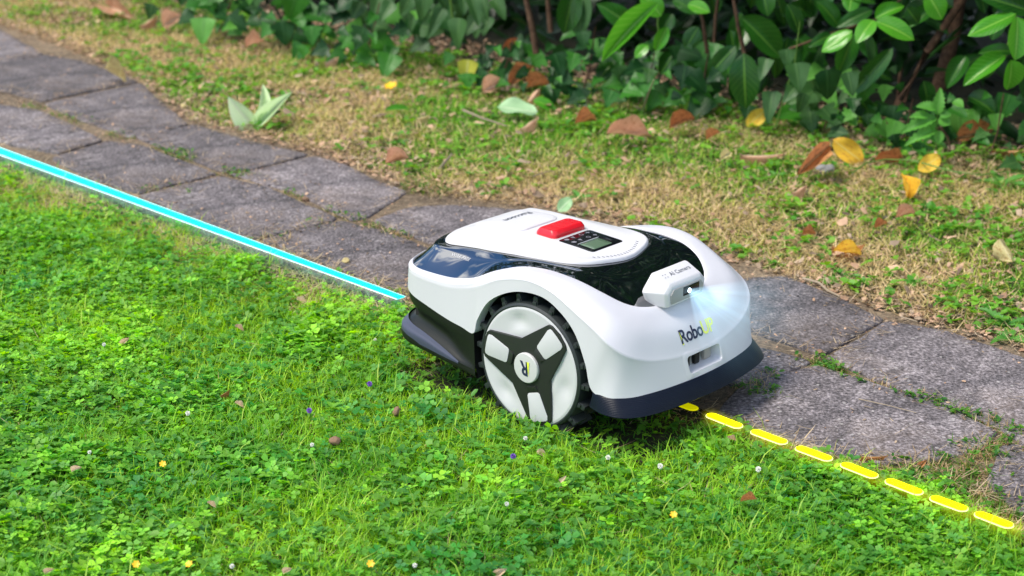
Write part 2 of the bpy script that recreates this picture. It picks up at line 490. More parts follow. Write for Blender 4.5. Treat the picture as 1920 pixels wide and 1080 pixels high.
MAT = {
    'shell': plastic('white_shell_plastic', (0.615, 0.61, 0.655), 0.34, bump=0.12, bscale=1400),
    'cover': plastic('white_cover_plastic', (0.65, 0.645, 0.67), 0.36, bump=0.12, bscale=1400),
    'panel': plastic('pale_grey_plastic', (0.56, 0.56, 0.56), 0.42, bump=0.1),
    'rimgrey': plastic('light_grey_rim_plastic', (0.57, 0.57, 0.595), 0.42, bump=0.15),
    'gloss': plastic('piano_black_plastic', (0.004, 0.005, 0.008), 0.010, ior=3.6),
    'dark': plastic('charcoal_plastic', (0.009, 0.011, 0.009), 0.40, bump=0.25, ior=1.38),
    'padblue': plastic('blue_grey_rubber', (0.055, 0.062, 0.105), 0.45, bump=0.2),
    'tanleaf': big_leaf_mat('tan_dead_leaf', (0.70, 0.50, 0.34), (0.86, 0.68, 0.50), (0.86, 0.72, 0.55), 0.6, 0.25, blotch=(0.50, 0.28, 0.16), spec=0.2),
    'dimyellow': emitter('dim_yellow_overlay', (1.0, 0.95, 0.0), 0.35),
    'star': plastic('dark_green_grey_plastic', (0.014, 0.017, 0.014), 0.5, bump=0.3),
    'rubber': plastic('black_rubber', (0.022, 0.028, 0.030), 0.45, bump=0.5, bscale=500, var=0.3),
    'inner': plastic('matt_black_plastic', (0.008, 0.008, 0.008), 0.8),
    'red': plastic('red_button_plastic', (0.72, 0.010, 0.022), 0.28, coat=0.3),
    'glass': plastic('display_black_glass', (0.006, 0.006, 0.009), 0.05, ior=1.6),
    'lcd': plastic('green_grey_lcd', (0.10, 0.16, 0.10), 0.15),
    'icon': plastic('pale_print', (0.55, 0.55, 0.58), 0.5),
    'dimicon': plastic('dim_print', (0.22, 0.22, 0.25), 0.5),
    'ink': plastic('dark_navy_print', (0.012, 0.018, 0.055), 0.5),
    'greyink': plastic('grey_print', (0.10, 0.11, 0.14), 0.5),
    'lime': plastic('lime_yellow_print', (0.78, 0.86, 0.06), 0.45),
    'camgrey': plastic('grey_camera_face', (0.33, 0.33, 0.32), 0.45, bump=0.1),
    'contact': plastic('brushed_metal_strip', (0.30, 0.27, 0.24), 0.35),
    'slab': slab_material(),
    'soil': soil_mat('lawn_soil', [(0.012, 0.014, 0.006), (0.03, 0.033, 0.012), (0.07, 0.06, 0.03)]),
    'pathsoil': soil_mat('joint_soil', [(0.07, 0.05, 0.03), (0.20, 0.15, 0.10), (0.42, 0.32, 0.21)], 90, 1.4),
    'bark': soil_mat('brown_bark', [(0.035, 0.018, 0.010), (0.09, 0.045, 0.025), (0.17, 0.10, 0.06)], 70, 1.0),
    'twig': plastic('dry_twig', (0.30, 0.24, 0.17), 0.8, var=0.3),
    'greenstem': plastic('green_stem', (0.10, 0.20, 0.03), 0.5),
    'leafstuff': tint_leaf('lawn_foliage', 0.40, 0.5),
    'drystuff': tint_leaf('verge_foliage', 0.30, 0.7, spec=0.2),
    'hedgestuff': tint_leaf('hedge_foliage', 0.20, 0.4),
    'crumb': tint_leaf('leaf_litter', 0.05, 0.85, spec=0.1),
    'laurel': big_leaf_mat('laurel_leaf', (0.009, 0.060, 0.008), (0.028, 0.150, 0.014), (0.11, 0.27, 0.03), 0.28, 0.3),
    'laurel_bright': big_leaf_mat('bright_laurel_leaf', (0.06, 0.30, 0.015), (0.11, 0.42, 0.03), (0.28, 0.58, 0.08), 0.22, 0.4),
    'ivy': big_leaf_mat('ivy_leaf', (0.005, 0.036, 0.010), (0.018, 0.085, 0.014), (0.035, 0.11, 0.03), 0.42, 0.15, spec=0.28),
    'ivygreen': big_leaf_mat('fresh_ivy_leaf', (0.018, 0.11, 0.014), (0.05, 0.22, 0.02), (0.07, 0.22, 0.04), 0.40, 0.2, spec=0.3),
    'softleaf': big_leaf_mat('soft_green_leaf', (0.024, 0.085, 0.020), (0.060, 0.17, 0.040), (0.10, 0.22, 0.06), 0.5, 0.3),
    'nettle': big_leaf_mat('nettle_leaf', (0.07, 0.26, 0.03), (0.14, 0.42, 0.06), (0.10, 0.30, 0.05), 0.5, 0.35, veins=0.6),
    'paleleaf': big_leaf_mat('pale_green_leaf', (0.56, 0.74, 0.42), (0.68, 0.82, 0.54), (0.80, 0.88, 0.66), 0.5, 0.3),
    'paleoval': big_leaf_mat('pale_underside_leaf', (0.28, 0.52, 0.24), (0.38, 0.60, 0.33), (0.60, 0.74, 0.50), 0.5, 0.2),
    'brownleaf': big_leaf_mat('brown_dead_leaf', (0.42, 0.17, 0.055), (0.66, 0.33, 0.13), (0.66, 0.42, 0.22), 0.6, 0.2, blotch=(0.16, 0.06, 0.025), spec=0.25),
    'pinkleaf': big_leaf_mat('pinkish_dead_leaf', (0.62, 0.36, 0.22), (0.80, 0.52, 0.36), (0.82, 0.60, 0.44), 0.6, 0.25, blotch=(0.46, 0.22, 0.11), spec=0.25),
    'yellowleaf': big_leaf_mat('yellow_dead_leaf', (0.82, 0.50, 0.04), (0.90, 0.66, 0.09), (0.80, 0.62, 0.18), 0.55, 0.3, blotch=(0.55, 0.22, 0.03), spec=0.25),
    'creamleaf': big_leaf_mat('cream_dead_leaf', (0.60, 0.50, 0.22), (0.70, 0.62, 0.32), (0.74, 0.66, 0.40), 0.6, 0.25, blotch=(0.34, 0.17, 0.06), spec=0.2),
    'limeleaf': big_leaf_mat('yellow_green_leaf', (0.50, 0.50, 0.05), (0.62, 0.62, 0.10), (0.66, 0.66, 0.25), 0.5, 0.3, spec=0.25),
    'petal': plastic('yellow_petal', (0.88, 0.50, 0.01), 0.5),
    'white_petal': plastic('white_petal', (0.80, 0.80, 0.74), 0.6),
    'violet': plastic('violet_petal', (0.22, 0.10, 0.50), 0.6),
    'pebble': plastic('brown_pebble', (0.22, 0.13, 0.08), 0.8, bump=0.6, bscale=300, var=0.4),
    'greystone': plastic('grey_stone', (0.25, 0.25, 0.25), 0.85, bump=0.6, bscale=300, var=0.4),
    'cyan': emitter('cyan_overlay', (0.0, 0.92, 0.82), 1.25),
    'whiteoverlay': emitter('white_overlay', (0.85, 0.95, 1.0), 1.3),
    'yellow': emitter('yellow_overlay', (1.0, 0.95, 0.0), 3.0),
    'paleyellow': emitter('pale_yellow_overlay', (1.0, 1.0, 0.42), 1.0),
    'lens': emitter('lens_light', (0.75, 0.90, 1.0), 9.0),
}

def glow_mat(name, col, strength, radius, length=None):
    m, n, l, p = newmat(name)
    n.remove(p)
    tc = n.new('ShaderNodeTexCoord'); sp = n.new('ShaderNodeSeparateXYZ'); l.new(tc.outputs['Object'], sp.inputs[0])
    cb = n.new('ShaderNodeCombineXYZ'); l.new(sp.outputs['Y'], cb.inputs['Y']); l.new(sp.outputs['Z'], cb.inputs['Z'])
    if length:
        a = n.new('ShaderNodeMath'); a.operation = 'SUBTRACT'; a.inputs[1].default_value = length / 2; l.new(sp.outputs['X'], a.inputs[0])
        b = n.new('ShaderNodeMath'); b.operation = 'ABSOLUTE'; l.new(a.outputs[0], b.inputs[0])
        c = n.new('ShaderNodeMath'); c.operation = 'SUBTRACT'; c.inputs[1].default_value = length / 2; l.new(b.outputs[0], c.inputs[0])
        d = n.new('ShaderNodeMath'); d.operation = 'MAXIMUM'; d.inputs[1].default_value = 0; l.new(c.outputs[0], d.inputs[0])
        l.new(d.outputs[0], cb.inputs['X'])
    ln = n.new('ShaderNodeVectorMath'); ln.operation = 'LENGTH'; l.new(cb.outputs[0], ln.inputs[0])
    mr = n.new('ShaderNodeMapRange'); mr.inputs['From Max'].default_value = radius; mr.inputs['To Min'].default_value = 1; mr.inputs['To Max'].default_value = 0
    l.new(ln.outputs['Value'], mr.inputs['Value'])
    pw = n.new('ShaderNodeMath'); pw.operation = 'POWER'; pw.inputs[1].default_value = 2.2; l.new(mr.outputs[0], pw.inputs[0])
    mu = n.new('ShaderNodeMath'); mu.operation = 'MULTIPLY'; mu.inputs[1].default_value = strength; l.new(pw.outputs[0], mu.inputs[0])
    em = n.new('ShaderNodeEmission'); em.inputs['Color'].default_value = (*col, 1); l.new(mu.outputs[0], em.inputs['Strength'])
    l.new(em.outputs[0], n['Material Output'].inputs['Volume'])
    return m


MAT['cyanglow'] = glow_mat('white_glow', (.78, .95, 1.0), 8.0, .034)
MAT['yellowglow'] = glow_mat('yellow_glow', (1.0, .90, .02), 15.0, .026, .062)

# ================================================================== SETTING
g_ = 40
gx = np.r_[np.linspace(-60, -6, 12), np.linspace(-5, 5, g_), np.linspace(6, 60, 12)]
gy = np.r_[np.linspace(-60, 0, 12), np.linspace(0.5, 9.5, g_), np.linspace(11, 90, 12)]
GX, GY = np.meshgrid(gx, gy)
gv = np.c_[GX.ravel(), GY.ravel(), (-0.004 + 0.0 * GX).ravel()]
nx = len(gx)
ii = np.arange(len(gy) - 1)[:, None] * nx + np.arange(nx - 1)[None, :]
gf = np.stack([ii, ii + 1, ii + nx + 1, ii + nx], -1).reshape(-1, 4)
ground_o = link('ground', mesh_np('ground', gv, gf), MAT['soil'])
tag(ground_o, 'dark soil under the lawn and the verge', kind='structure')

# slabs given by their corners as seen from the camera, turned into places on the ground
SLABS = {
    'A': [
        [(-440, -85), (-262, -32), (-160, 8), (-176, 58), (-340, 10), (-470, -40)],
        [(-700, -165), (-455, -92), (-485, -42), (-720, -112)],
        [(-1000, -238), (-712, -168), (-735, -115), (-1010, -190)],
        [(-140, 5), (5, 58), (80, 100), (-10, 116), (-160, 60)],
        [(86, 102), (150, 112), (258, 152), (80, 188), (-20, 162), (-30, 120)],
        [(264, 155), (300, 190), (352, 231), (300, 246), (244, 255), (150, 224), (84, 193)],
        [(365, 234), (470, 266), (578, 288), (472, 316), (420, 322), (345, 292), (248, 254), (300, 249)],
        [(586, 291), (640, 303), (700, 335), (762, 358), (692, 404), (660, 412), (560, 362), (430, 324), (476, 318)],
        [(772, 386), (860, 384), (1000, 394), (1060, 410), (935, 480), (850, 470), (770, 440), (700, 412)],
        [(1400, 522), (1475, 520), (1560, 552), (1655, 597), (1600, 632), (1540, 664), (1470, 640), (1330, 590), (1250, 560)],
        [(1663, 602), (1780, 622), (1930, 675), (2060, 730), (2000, 880), (1870, 800), (1700, 732), (1550, 672)],
    ],
    'B': [
        [(-480, -30), (-345, 22), (-190, 76), (-200, 130), (-300, 110), (-500, 40)],
        [(-730, -100), (-495, -30), (-520, 32), (-750, -30)],
        [(-1010, -178), (-740, -102), (-765, -36), (-1020, -100)],
        [(-180, 140), (-10, 196), (70, 206), (130, 232), (190, 262), (108, 286), (20, 270), (-60, 240)],
        [(200, 265), (262, 272), (407, 325), (340, 340), (262, 362), (160, 330), (98, 296)],
        [(412, 332), (500, 350), (632, 408), (560, 430), (478, 444), (380, 420), (300, 380), (262, 366)],
        [(640, 413), (720, 432), (820, 470), (780, 545), (720, 532), (600, 490), (490, 448)],
        [(1330, 610), (1420, 650), (1522, 676), (1462, 700), (1380, 722), (1250, 690)],
        [(1380, 730), (1440, 708), (1530, 684), (1640, 720), (1760, 760), (1868, 808), (1840, 835), (1760, 862), (1660, 868), (1560, 850), (1450, 815), (1340, 775)],
        [(1880, 836), (1960, 830), (2100, 900), (2100, 1010), (1990, 1000), (1900, 955), (1850, 900)],
    ],
}
SLAB_TOP = 0.012
path_far = [(-1100, -270), (-700, -170), (-260, -40), (0, 45), (120, 85), (250, 140), (360, 225), (600, 285), (780, 355), (1050, 390), (1420, 500), (1690, 590), (1950, 660), (2200, 760)]
path_near = [(-1100, -110), (-700, 25), (-260, 190), (0, 296), (220, 375), (520, 480), (760, 560), (1000, 650), (1300, 765), (1500, 850), (1760, 900), (2000, 1030), (2200, 1120)]
pf = [ground(*p) for p in path_far]
pn = [ground(*p) for p in path_near]
path_poly = [(p[0], p[1]) for p in pf] + [(p[0], p[1]) for p in pn[::-1]]
np_ = 44


def resample(P, n):
    P = np.array(P)[:, :2]
    d = np.r_[0, np.cumsum(np.hypot(*np.diff(P, axis=0).T))]
    t = np.linspace(0, d[-1], n)
    return np.c_[np.interp(t, d, P[:, 0]), np.interp(t, d, P[:, 1])]


A_, B_ = resample(pf, np_), resample(pn, np_)
pv, pfc = [], []
for i in range(np_):
    for k in range(5):
        q = A_[i] * (1 - k / 4) + B_[i] * k / 4
        pv.append((q[0], q[1], 0.006))
for i in range(np_ - 1):
    for k in range(4):
        pfc.append((i * 5 + k, i * 5 + k + 1, (i + 1) * 5 + k + 1, (i + 1) * 5 + k))
path_o = link('path', mesh_np('path', pv, pfc), MAT['pathsoil'])
tag(path_o, 'garden path of worn grey concrete slabs with mossy joints', kind='structure')


def densify(poly, step=0.011, jit=0.0022):
    out = []
    n = len(poly)
    for i in range(n):
        a, b = np.array(poly[i]), np.array(poly[(i + 1) % n])
        L = np.hypot(*(b - a))
        k = max(1, int(L / step))
        nrm = np.array([-(b - a)[1], (b - a)[0]]) / (L + 1e-9)
        for j in range(k):
            p = a + (b - a) * j / k
            w = (fbm(p[0] * 1.0, p[1] * 1.0, 18, 3) - 0.5) * 2
            out.append(p + nrm * w * jit * 2.2)
    # round corners
    out = np.array(out)
    for _ in range(1):
        out = 0.25 * np.roll(out, 1, 0) + 0.5 * out + 0.25 * np.roll(out, -1, 0)
    return out


slab_polys = []
for row in 'AB':
    for corners in SLABS[row]:
        poly = densify([ground(u, v, SLAB_TOP)[:2] for u, v in corners])
        slab_polys.append(poly)
        cen = poly.mean(0)
        n = len(poly)
        tz = random.uniform(-0.0005, 0.003)
        tx, ty = random.uniform(-0.004, 0.004), random.uniform(-0.004, 0.004)
        V, Fc = [], []
        rings = [(1.012, -0.05), (1.012, SLAB_TOP - 0.005), (1.004, SLAB_TOP - 0.0015), (0.985, SLAB_TOP), (0.7, SLAB_TOP + 0.001), (0.35, SLAB_TOP)]
        for f, z in rings:
            for p in poly:
                q = cen + (p - cen) * f
                dz = (fbm(q[0], q[1], 14, 2) - 0.5) * 0.004 if z > 0 else 0
                V.append((q[0] - cen[0], q[1] - cen[1], z + tz + dz + tx * (q[0] - cen[0]) + ty * (q[1] - cen[1])))
        for r in range(len(rings) - 1):
            for k in range(n):
                Fc.append((r * n + k, r * n + (k + 1) % n, (r + 1) * n + (k + 1) % n, (r + 1) * n + k))
        V.append((0, 0, SLAB_TOP + tz))
        cidx = len(V) - 1
        b = (len(rings) - 1) * n
        for k in range(n):
            Fc.append((b + k, b + (k + 1) % n, cidx))
        me = mesh_py('paving_slab', V, Fc, 50)
        o = link('paving_slab', me, MAT['slab'], path_o)
        o.location = (cen[0], cen[1], 0)

# ================================================================== MOWER
mower = bpy.data.objects.new('robot_mower', None)
COL.objects.link(mower)
mower.location = MO
mower.rotation_euler = (0, 0, -PSI)
tag(mower, 'white robot lawn mower with red stop button and big lugged wheels straddling lawn and path', 'robot mower')

# ---- half curves from rear centre (y=0) along the near side to front centre; 21 stations
Gc = [(-.292, 0, .240), (-.290, -.09, .240), (-.280, -.145, .238), (-.262, -.172, .236), (-.238, -.184, .234), (-.20, -.188, .234), (-.15, -.189, .236),
      (-.112, -.190, .243), (-.085, -.187, .251), (-.05, -.177, .268), (-.005, -.158, .281), (.040, -.151, .285), (.080, -.150, .2845), (.122, -.147, .279),
      (.160, -.137, .266), (.187, -.120, .251), (.202, -.101, .242), (.211, -.080, .237), (.216, -.055, .234), (.219, -.025, .232), (.220, 0, .232)]
Kc = [(-.298, 0, .230), (-.296, -.09, .230), (-.285, -.150, .228), (-.266, -.179, .226), (-.242, -.192, .222), (-.20, -.197, .220), (-.15, -.1985, .220),
      (-.112, -.199, .226), (-.080, -.201, .236), (-.055, -.203, .248), (-.020, -.204, .265), (.028, -.205, .277), (.068, -.2055, .278), (.108, -.206, .269),
      (.152, -.207, .249), (.195, -.207, .228), (.226, -.203, .207), (.248, -.181, .185), (.262, -.135, .167), (.272, -.07, .157), (.275, 0, .155)]
Lc = [(-.300, 0, .192), (-.298, -.09, .192), (-.288, -.148, .191), (-.270, -.178, .190), (-.246, -.191, .182), (-.205, -.197, .173), (-.15, -.200, .160),
      (-.112, -.2015, .154), (-.082, -.203, .150), (-.070, -.2045, .180), (-.040, -.205, .222), (.017, -.206, .252), (.078, -.206, .258), (.122, -.207, .241),
      (.157, -.208, .210), (.181, -.209, .163), (.197, -.208, .116), (.240, -.200, .109), (.270, -.155, .110), (.285, -.08, .110), (.290, 0, .110)]
Cc = [(-.247, 0, .278), (-.245, -.06, .278), (-.237, -.10, .278), (-.224, -.124, .277), (-.205, -.131, .277), (-.175, -.1285, .279), (-.142, -.1255, .281),
      (-.112, -.1235, .282), (-.085, -.122, .284), (-.055, -.120, .286), (-.027, -.118, .287), (.012, -.115, .289), (.045, -.110, .290), (.070, -.100, .2905),
      (.087, -.085, .290), (.097, -.067, .289), (.103, -.05, .288), (.107, -.036, .287), (.110, -.024, .2865), (.112, -.012, .286), (.1125, 0, .286)]


def cr(P, t, periodic):
    """Catmull-Rom through rows of P (n,k,3) at parameter t (in index units)"""
    n = len(P)
    i = np.floor(t).astype(int)
    f = (t - i)
    f = f.reshape(f.shape + (1,) * (P.ndim - 1))
    if periodic:
        a, b, c, d = P[(i - 1) % n], P[i % n], P[(i + 1) % n], P[(i + 2) % n]
    else:
        i = np.minimum(i, n - 2)
        f = (t - i).reshape(f.shape)
        g = lambda k: P[np.clip(k, 0, n - 1)]
        a, b, c, d = g(i - 1), g(i), g(i + 1), g(i + 2)
    return 0.5 * ((2 * b) + (-a + c) * f + (2 * a - 5 * b + 4 * c - d) * f ** 2 + (-a + 3 * b - 3 * c + d) * f ** 3)


def full_loop(half):
    h = np.array(half, float)
    m = h[1:-1][::-1].copy()
    m[:, 1] *= -1
    return np.concatenate([h, m], 0)


def loft(curves, nt=360, ns=6, periodic=True, linear=False):
    """curves: list of (n,3) arrays with equal n; returns verts, quads"""
    P = np.array(curves)                       # (m,n,3)
    Pt = np.swapaxes(P, 0, 1)                  # (n,m,3)
    n = Pt.shape[0]
    t = np.linspace(0, n, nt, endpoint=False) if periodic else np.linspace(0, n - 1, nt)
    Q = cr(Pt, t, periodic)                    # (nt,m,3)
    m = Q.shape[1]
    s = np.linspace(0, m - 1, (m - 1) * ns + 1)
    Qs = np.swapaxes(Q, 0, 1)
    if linear:
        i = np.minimum(np.floor(s).astype(int), m - 2)
        f = (s - i)[:, None, None]
        G = Qs[i] * (1 - f) + Qs[i + 1] * f
    else:
        G = cr(Qs, s, False)                   # (ms,nt,3)
    ms = G.shape[0]
    V = G.reshape(-1, 3)
    k = nt if periodic else nt - 1
    a = np.arange(ms - 1)[:, None] * nt + np.arange(k)[None, :]
    b = np.arange(ms - 1)[:, None] * nt + (np.arange(k)[None, :] + 1) % nt
    F4 = np.stack([a, b, b + nt, a + nt], -1).reshape(-1, 4)
    return V, F4, G


def fix_normals(me):
    bm = bmesh.new(); bm.from_mesh(me)
    bmesh.ops.recalc_face_normals(bm, faces=bm.faces)
    bm.to_mesh(me); bm.free()


Gf, Kf, Lf, Cf = (full_loop(c) for c in (Gc, Kc, Lc, Cc))


def mixc(a, b, f, dz=0.0, out=0.0):
    r = a * (1 - f) + b * f
    r[:, 2] += dz
    if np.any(out):
        d = r[:, :2] / (np.linalg.norm(r[:, :2], axis=1, keepdims=True) + 1e-9)
        r[:, :2] += d * np.reshape(out, (-1, 1)) if np.ndim(out) else d * out
    return r


# white shell
front_w = np.clip((Gf[:, 0] - 0.02) / 0.15, 0, 1)
Ginner = mixc(Gf, Cf, 0.03, -0.004)
Gtop = mixc(Gf, Kf, 0.04, 0.0015)
M1 = mixc(Gf, Kf, 0.30)
M1[:, 2] += 0.004 + 0.004 * front_w
M2 = mixc(Gf, Kf, 0.62)
M2[:, 2] += 0.005 + 0.006 * front_w
M2[:, :2] *= 1.008
rear = (Gf[:, 0] < -0.10)
for M_ in (M1, M2):
    M_[rear, 2] -= 0.003
M3 = mixc(Gf, Kf, 0.93); M3[:, 2] += 0.0025
M4 = mixc(Kf, Lf, 0.12)
M5 = mixc(Kf, Lf, 0.55); 
Lin = Lf.copy(); Lin[:, 1] *= 0.985; Lin[:, 0] *= 0.992
Lin2 = Lf.copy(); Lin2[:, 1] *= 0.90; Lin2[:, 0] = Lin2[:, 0] * 0.985
V, F4, Gs = loft([Ginner, Gtop, M1, M2, M3, Kf, M4, M5, Lf], nt=420, ns=5)
me = mesh_np('shell', V, F4); fix_normals(me)
shell = link('shell', me, MAT['shell'], mower)
# turned-in edge of the wheel arches and the lower rim
V, F4, _g = loft([Lf, Lin, Lin2], nt=420, ns=3, linear=True)
me = mesh_np('arch_lip', V, F4); fix_normals(me)
link('arch_lip', me, MAT['shell'], mower)
bvh_shell = BVHTree.FromPolygons([tuple(v) for v in np.array(Gs).reshape(-1, 3)], [tuple(f) for f in loft([Ginner, Gtop, M1, M2, M3, Kf, M4, M5, Lf], nt=420, ns=5)[1]])

# glossy black band between shell and cover
rear_w = np.clip((-0.16 - Gf[:, 0]) / 0.08, 0, 1)
C0 = mixc(Cf, Gf, -0.05, -0.006)
R1 = mixc(Cf, Gf, 0.06, -0.002)
R2 = mixc(Cf, Gf, 0.30, 0.0)
R2[:, 2] += 0.006 * rear_w
R3 = mixc(Cf, Gf, 0.42, 0.0)
R3[:, 2] += 0.0035 * rear_w - 0.001 * (1 - rear_w)
R4 = mixc(Cf, Gf, 0.75, -0.001)
R5 = mixc(Gf, Cf, 0.005, -0.0015)
V, F4, Gg = loft([C0, R1, R2, R3, R4, R5], nt=420, ns=5)
me = mesh_np('gloss_band', V, F4); fix_normals(me)
gloss = link('gloss_band', me, MAT['gloss'], mower)
bvh_gloss = BVHTree.FromPolygons([tuple(v) for v in V], [tuple(f) for f in F4])

# white top cover
def cover_top(x):
    return np.interp(x, [-.247, -.225, -.20, -.15, -.10, -.05, -.01, .03, .07, .10, .113], [.278, .289, .2965, .3005, .3015, .3000, .2985, .2965, .2935, .289, .286])


loops = []
spx0, spx1 = -0.17, 0.04
ntc = 420
Cdense = cr(Cf, np.linspace(0, len(Cf), ntc, endpoint=False), True)
fr = np.r_[0, 0.004, 0.02, 0.04, 0.07, np.linspace(0.1, 1, 34)]
for s in fr:
    sp = np.c_[np.clip(Cdense[:, 0], spx0, spx1), np.zeros(ntc)]
    xy = Cdense[:, :2] * (1 - s) + sp * s
    e = Cdense[:, 2]
    lift = 0.0045 * min(1, s / 0.03)
    w = np.clip(s / 0.36, 0, 1); w = w * w * (3 - 2 * w)
    z = e + (-0.003 if s == 0 else lift) * (1 - w) + (cover_top(xy[:, 0]) - e) * w
    loops.append(np.c_[xy, z])
L_ = np.array(loops)
V = L_.reshape(-1, 3)
a = np.arange(len(fr) - 1)[:, None] * ntc + np.arange(ntc)[None, :]
b = np.arange(len(fr) - 1)[:, None] * ntc + (np.arange(ntc)[None, :] + 1) % ntc
F4 = np.stack([a, b, b + ntc, a + ntc], -1).reshape(-1, 4)
me = mesh_np('top_cover', V, F4); fix_normals(me)
cover = link('top_cover', me, MAT['cover'], mower)
bvh_cover = BVHTree.FromPolygons([tuple(v) for v in V], [tuple(f) for f in F4])


def drop(bvh, x, y):
    h = bvh.ray_cast(Vector((x, y, 1)), Vector((0, 0, -1)))
    return h[0].z if h[0] else None


# raised rear pad on the cover (two loops following the cover)
def pad_mesh(name, outline, h, bvh, chamfer, cx, cy):
    n = len(outline)
    V, Fc = [], []
    for f, dz in ((1.0, -0.002), (1.0, h * 0.35), (1 - chamfer * 0.5, h * 0.85), (1 - chamfer, h), (0.5, h * 1.02), (0.01, h * 1.02)):
        for a, b in outline:
            x, y = cx + a * f, cy + b * f
            V.append((x, y, (drop(bvh, x, y) or 0.28) + dz))
    for r in range(5):
        for k in range(n):
            Fc.append((r * n + k, r * n + (k + 1) % n, (r + 1) * n + (k + 1) % n, (r + 1) * n + k))
    return mesh_py(name, V, Fc, 60)


pad = link('raised_panel', pad_mesh('raised_panel', rrect(.118, .128, .028, 8), .0035, bvh_cover, .10, -.158, 0), MAT['cover'], mower)


def text_mesh(s, size, bold=0.0, shear=0.0, spacing=1.0):
    cu = bpy.data.curves.new('lettering', 'FONT')
    cu.body = s; cu.size = size; cu.align_x = 'CENTER'; cu.align_y = 'CENTER'
    cu.offset = bold; cu.shear = shear; cu.space_character = spacing
    cu.resolution_u = 3
    o = bpy.data.objects.new('lettering', cu)
    COL.objects.link(o)
    dg = bpy.context.evaluated_depsgraph_get()
    me = bpy.data.meshes.new_from_object(o.evaluated_get(dg))
    bpy.data.objects.remove(o)
    return me


def decal(name, me, org, xd, yd, bvh, mat, parent, off=0.0006, sx=1.0, sy=1.0, cuts=True):
    """lay a flat mesh onto a surface: every vertex is dropped along the decal normal"""
    xd, yd = Vector(xd).normalized(), Vector(yd).normalized()
    nd = xd.cross(yd).normalized()
    yd = nd.cross(xd)
    bm = bmesh.new(); bm.from_mesh(me)
    bmesh.ops.triangulate(bm, faces=bm.faces)
    if cuts:
        es = [e for e in bm.edges if e.calc_length() > 0.004]
        if es: bmesh.ops.subdivide_edges(bm, edges=es, cuts=2)
    org = Vector(org)
    for v in bm.verts:
        p = org + xd * v.co.x * sx + yd * v.co.y * sy
        if bvh is not None:
            h = bvh.ray_cast(p + nd * 0.05, -nd)
            if h[0] is not None: p = h[0]
        v.co = p + nd * off
    bm.to_mesh(me); bm.free()
    me.materials.clear()
    return link(name, me, mat, parent)


bvh_pad = BVHTree.FromPolygons([v.co for v in pad.data.vertices], [tuple(p.vertices) for p in pad.data.polygons])
decal('lettering', text_mesh('Raccoon', .021, .0002), (-.166, .012, .31), (0, -1, 0), (1, 0, 0), bvh_pad, MAT['greyink'], pad)
decal('lettering', text_mesh('WIRE-FREE', .0092, .0000, 0.15), (-.160, -.150, .262), (1, 0, .0), (0, .8, .6), bvh_gloss, MAT['icon'], gloss)

# stop button with its pale seat
seat = link('button_seat', pad_mesh('button_seat', rrect(.056, .100, .008, 4), .0008, bvh_cover, .04, -.050, 0), MAT['panel'], mower)
zb = drop(bvh_cover, -.05, 0)
V = []
for f, z in ((1.0, zb - .002), (1.0, zb + .005), (0.97, zb + .0075), (0.86, zb + .0125), (0.80, zb + .0135)):
    for a_, b_ in rrect(.048, .092, .010, 5):
        V.append((-.050 + (a_ * f if f > .9 else a_ * (f - .06)), b_ * (f if f > .9 else f + .06), z))
n_ = 24
Fc = [(r * n_ + k, r * n_ + (k + 1) % n_, (r + 1) * n_ + (k + 1) % n_, (r + 1) * n_ + k) for r in range(4) for k in range(n_)]
Fc.append(tuple(range(4 * n_, 5 * n_)))
link('stop_button', mesh_py('stop_button', V, Fc, 40, 0.0008, 2), MAT['red'], mower)

# control display
def lay(x, y): return drop(bvh_cover, x, y)


disp = link('display_panel', pad_mesh('display_panel', [(a, b) for a, b in rrect(.082, .090, .007, 4)], .0006, bvh_cover, .02, .021, 0), MAT['glass'], mower)
lcd = link('lcd_screen', pad_mesh('lcd_screen', rrect(.034, .052, .002, 2), .0012, bvh_cover, .02, .038, -.006), MAT['lcd'], disp)
fm = bpy.data.meshes.new('lcd_frame')
V, Fc = [], []
for x0, x1, y0, y1 in ((.0185, .0195, -.034, .024), ):
    z0 = lay(.02, 0)
    boxv(x0, x1, y0, y1, z0 + .0006, z0 + .0015, V, Fc)
link('screen_line', mesh_py('screen_line', V, Fc), MAT['icon'], disp)
for ix, xk in enumerate((-.010, .007)):
    for iy, yk in enumerate((-.030, -.012, .010, .029)):
        zz = lay(xk, yk) + .0012
        V, Fc = [], []
        kind = (ix * 4 + iy) % 4
        if kind == 0:      # house
            pts = [(-.004, -.004), (.001, -.004), (.001, -.0055), (.005, 0), (.001, .0055), (.001, .004), (-.004, .004)]
        elif kind == 1:    # play triangle
            pts = [(-.004, -.0035), (.0045, 0), (-.004, .0035)]
        elif kind == 2:    # ring
            pts = None
        else:
            pts = None
        if pts:
            me = prism([(xk + a, yk + b) for a, b in pts], zz - .0004, zz + .0002, 'key_symbol')
        elif kind == 2:
            for q in range(16):
                t0 = 2 * math.pi * q / 16
                V += [(xk + .0045 * math.cos(t0), yk + .0045 * math.sin(t0), zz), (xk + .003 * math.cos(t0), yk + .003 * math.sin(t0), zz)]
            Fc = [(2 * q, 2 * ((q + 1) % 16), 2 * ((q + 1) % 16) + 1, 2 * q + 1) for q in range(16)]
            me = mesh_py('key_symbol', V, Fc)
        else:
            boxv(xk - .004, xk + .004, yk - .001, yk + .001, zz - .0004, zz, V, Fc)
            boxv(xk - .001, xk + .001, yk - .004, yk - .0011, zz - .0004, zz, V, Fc)
            boxv(xk - .001, xk + .001, yk + .0011, yk + .004, zz - .0004, zz, V, Fc)
            me = mesh_py('key_symbol', V, Fc)
        link('key_symbol', me, MAT['dimicon'], disp)
